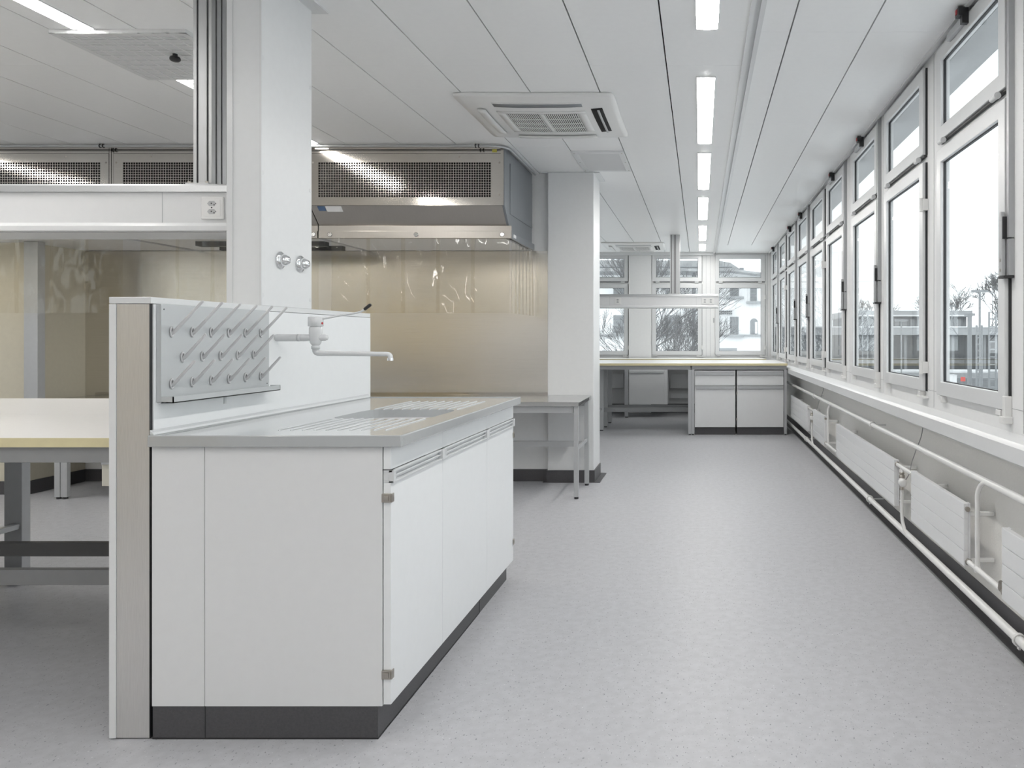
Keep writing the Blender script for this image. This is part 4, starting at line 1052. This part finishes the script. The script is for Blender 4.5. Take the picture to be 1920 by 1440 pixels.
def tree(label, x, y, h, seed, spread=.55, dens=6, group=None, rad=.013):
    rng = random.Random(seed); mb = MB()
    def grow(p, d, ln, r_, lv):
        n = 3; pts = [p]
        for i in range(n):
            d = (d + Vector((rng.uniform(-1, 1), rng.uniform(-1, 1), rng.uniform(-.4, .7))) * .16).normalized()
            p = p + d * ln / n; pts.append(p)
        mb.tube(pts, [max(.0045 if y < 50 else .03, r_ * (1 - .3 * i / n)) for i in range(n + 1)], 6 if lv < 2 else 3, False)
        if lv >= dens: return
        k = 2 if lv < 1 else (3 if lv < dens - 1 else 3)
        for i in range(k):
            a = rng.uniform(0, 2 * PI); s = spread * rng.uniform(.6, 1.2)
            o = d.orthogonal().normalized(); o = Matrix.Rotation(a, 3, d) @ o
            nd = (d * math.cos(s) + o * math.sin(s) + Vector((0, 0, .12))).normalized()
            grow(pts[-1 - (i % 2) * (1 if lv else 0)], nd, ln * rng.uniform(.66, .86), r_ * .62, lv + 1)
    grow(Vector((x, y, GZ)), Vector((rng.uniform(-.05, .05), 0, 1)), h * .30, h * rad, 0)
    return tag(mb.build('bare_tree', 'bark'), label, 'tree', group)
tg = 'bare winter trees outside the far windows'
tree('bare tree with thick dark trunk seen through the left far window', -2.95, 22.5, 6.6, 3, .36, 7, tg, .016)
tree('bare bushy tree low in the middle far window, left of its centre', -1.55, 20.5, 5.1, 11, .44, 7, tg, .011)
tree('bare bushy tree in the middle far window, right of its centre', -.85, 23.5, 5.4, 21, .44, 7, tg, .011)
tree('small bare shrub at the lower left of the right far window', 1.0, 24.5, 3.3, 5, .5, 6, tg, .009)
tree('bare tree outside, left of the far windows', -5.0, 24, 6.5, 8, .5, 6, tg)
tg2 = 'bare winter trees along the railway'
tree('large bare tree behind the mast in the nearest window', 41.5, 108, 13.5, 41, .55, 7, tg2, .012)
tree('bare tree left of the mast in the nearest window', 36.5, 114, 11.5, 17, .55, 6, tg2, .012)
tree('bare tree at the right edge of the nearest window view', 46, 112, 11, 19, .55, 6, tg2, .012)
tree('bare tree far off between the second and third windows', 27, 122, 11.5, 23, .55, 6, tg2, .012)

def DX(px, D): return (px - 1313) / F * D
def DZ(py, D): return 1.25 + (635 - py) / F * D
r = thing('station_building', 'low dark flat-roofed building beyond the tracks', 'building', (DX(1790, 95), 95, GZ))
MB().box(DX(1600, 95), DX(1812, 95), 95, 110, DZ(652, 95), DZ(594, 95)).build('wall', 'dbuild', r)
MB().box(DX(1590, 95), DX(1818, 95), 94, 111, DZ(594, 95), DZ(583, 95)).build('roof', 'concrete', r)
MB().box(DX(1590, 95), DX(1818, 95), 93.8, 93.95, DZ(593.5, 95), DZ(591, 95)).build('fascia', 'render', r)
for k in range(14):
    x = 1605 + k * 14.5; f_ = MB().box(DX(x, 95), DX(x + 8, 95), 94.9, 94.99, DZ(622, 95), DZ(598, 95)).build('window', 'soffit', r)
r = thing('railway_bridge', 'pale concrete railway bridge crossing the view beyond the tracks', 'bridge', (30, 85, GZ))
MB().box(8, 60, 86, 90, DZ(628, 86), DZ(613, 86)).build('deck', 'concrete', r)
MB().box(8, 60, 85.9, 86, DZ(614, 86), DZ(612, 86)).build('parapet', 'render', r)
for k in range(10): MB().box(DX(1640 + 30 * k, 86), DX(1645 + 30 * k, 86), 87, 88, GZ, DZ(628, 86)).build('pier', 'mast', r)
MB().box(8, 60, 90, 90.5, GZ, DZ(628, 86)).build('abutment_wall', 'dbuild', r)
for k, (D, nm) in enumerate(((62, 'nearest'), (66, 'second'), (70, 'third'), (75, 'farthest'))):
    t_ = thing('railway_track', 'snowy railway track seen through the nearest window, ' + nm + ' of four', 'track', (24, D, GZ), 'railway tracks outside')
    MB().box(5, 60, D - 1.3, D + 1.3, GZ, GZ + .12).build('ballast', 'rail', t_)
    for q in (-.72, .72): MB().box(5, 60, D + q - .07, D + q + .07, GZ + .12, GZ + .3).build('rail', 'mast', t_)
r = thing('platform', 'snowy station platform beyond the tracks', 'platform', (24, 79, GZ))
MB().box(5, 60, 77.5, 83, GZ, GZ + .9).build('deck', 'snow', r); MB().box(5, 60, 77.3, 77.5, GZ, GZ + .75).build('edge', 'concrete', r)
def mast(label, px, D, top, w_, arm, lattice=False):
    r = thing('overhead_mast', label, 'mast', (DX(px, D), D, GZ), 'overhead line masts by the railway')
    x = DX(px, D)
    if lattice:
        m = MB()
        for s_ in (-1, 1): m.box(x + s_ * w_ / 2 - .05, x + s_ * w_ / 2 + .05, D - .05, D + .05, GZ, DZ(top, D))
        for k in range(12):
            z = GZ + (DZ(top, D) - GZ) * k / 12; m.box(x - w_ / 2, x + w_ / 2, D - .04, D + .04, z, z + .08)
        m.build('shaft', 'mast', r)
    else: MB().cyl((x, D, GZ), (x, D, DZ(top, D)), w_ / 2, 12).build('shaft', 'mast', r)
    if arm: MB().box(x - arm, x + arm, D - .08, D + .08, DZ(top, D) - .12, DZ(top, D) + .05).build('cross_arm', 'mast', r)
mast('tall overhead line mast with T-shaped top in the nearest window', 1837, 60, 545, .17, .65)
mast('thick grey mast left of the T-topped one in the nearest window', 1818, 52, 589, .30, .35)
mast('small distant T-topped mast above the dark building', 1785, 93, 573, .12, .5)
mast('lattice mast at the right edge of the nearest window', 1861, 50, 585, .45, 0, True)
mast('slim lattice mast behind the T-topped one', 1836, 50, 610, .35, 0, True)
mast('slender mast seen through the second window', 1690, 60, 600, .12, .5)
mast('short lattice mast seen through the third window', 1622, 60, 590, .4, 0, True)
r = thing('signal_board', 'small red square board beside the tracks, low in the nearest window', 'sign', (DX(1806, 56), 56, GZ))
MB().box(DX(1802, 56), DX(1810, 56), 56, 56.1, DZ(715, 56), DZ(707, 56)).build('board', 'redsign', r)
MB().box(DX(1805, 56), DX(1807, 56), 56.1, 56.2, GZ, DZ(715, 56)).build('stake', 'mast', r)
r = thing('signal_box', 'small white equipment box beside the red board', 'box', (DX(1790, 55), 55, GZ))
MB().box(DX(1786, 55), DX(1794, 55), 55, 55.8, GZ, DZ(704, 55)).build('housing', 'render', r)
MB().box(DX(1785.5, 55), DX(1794.5, 55), 54.95, 55.85, DZ(704, 55), DZ(703, 55)).build('lid', 'snow', r)
# end
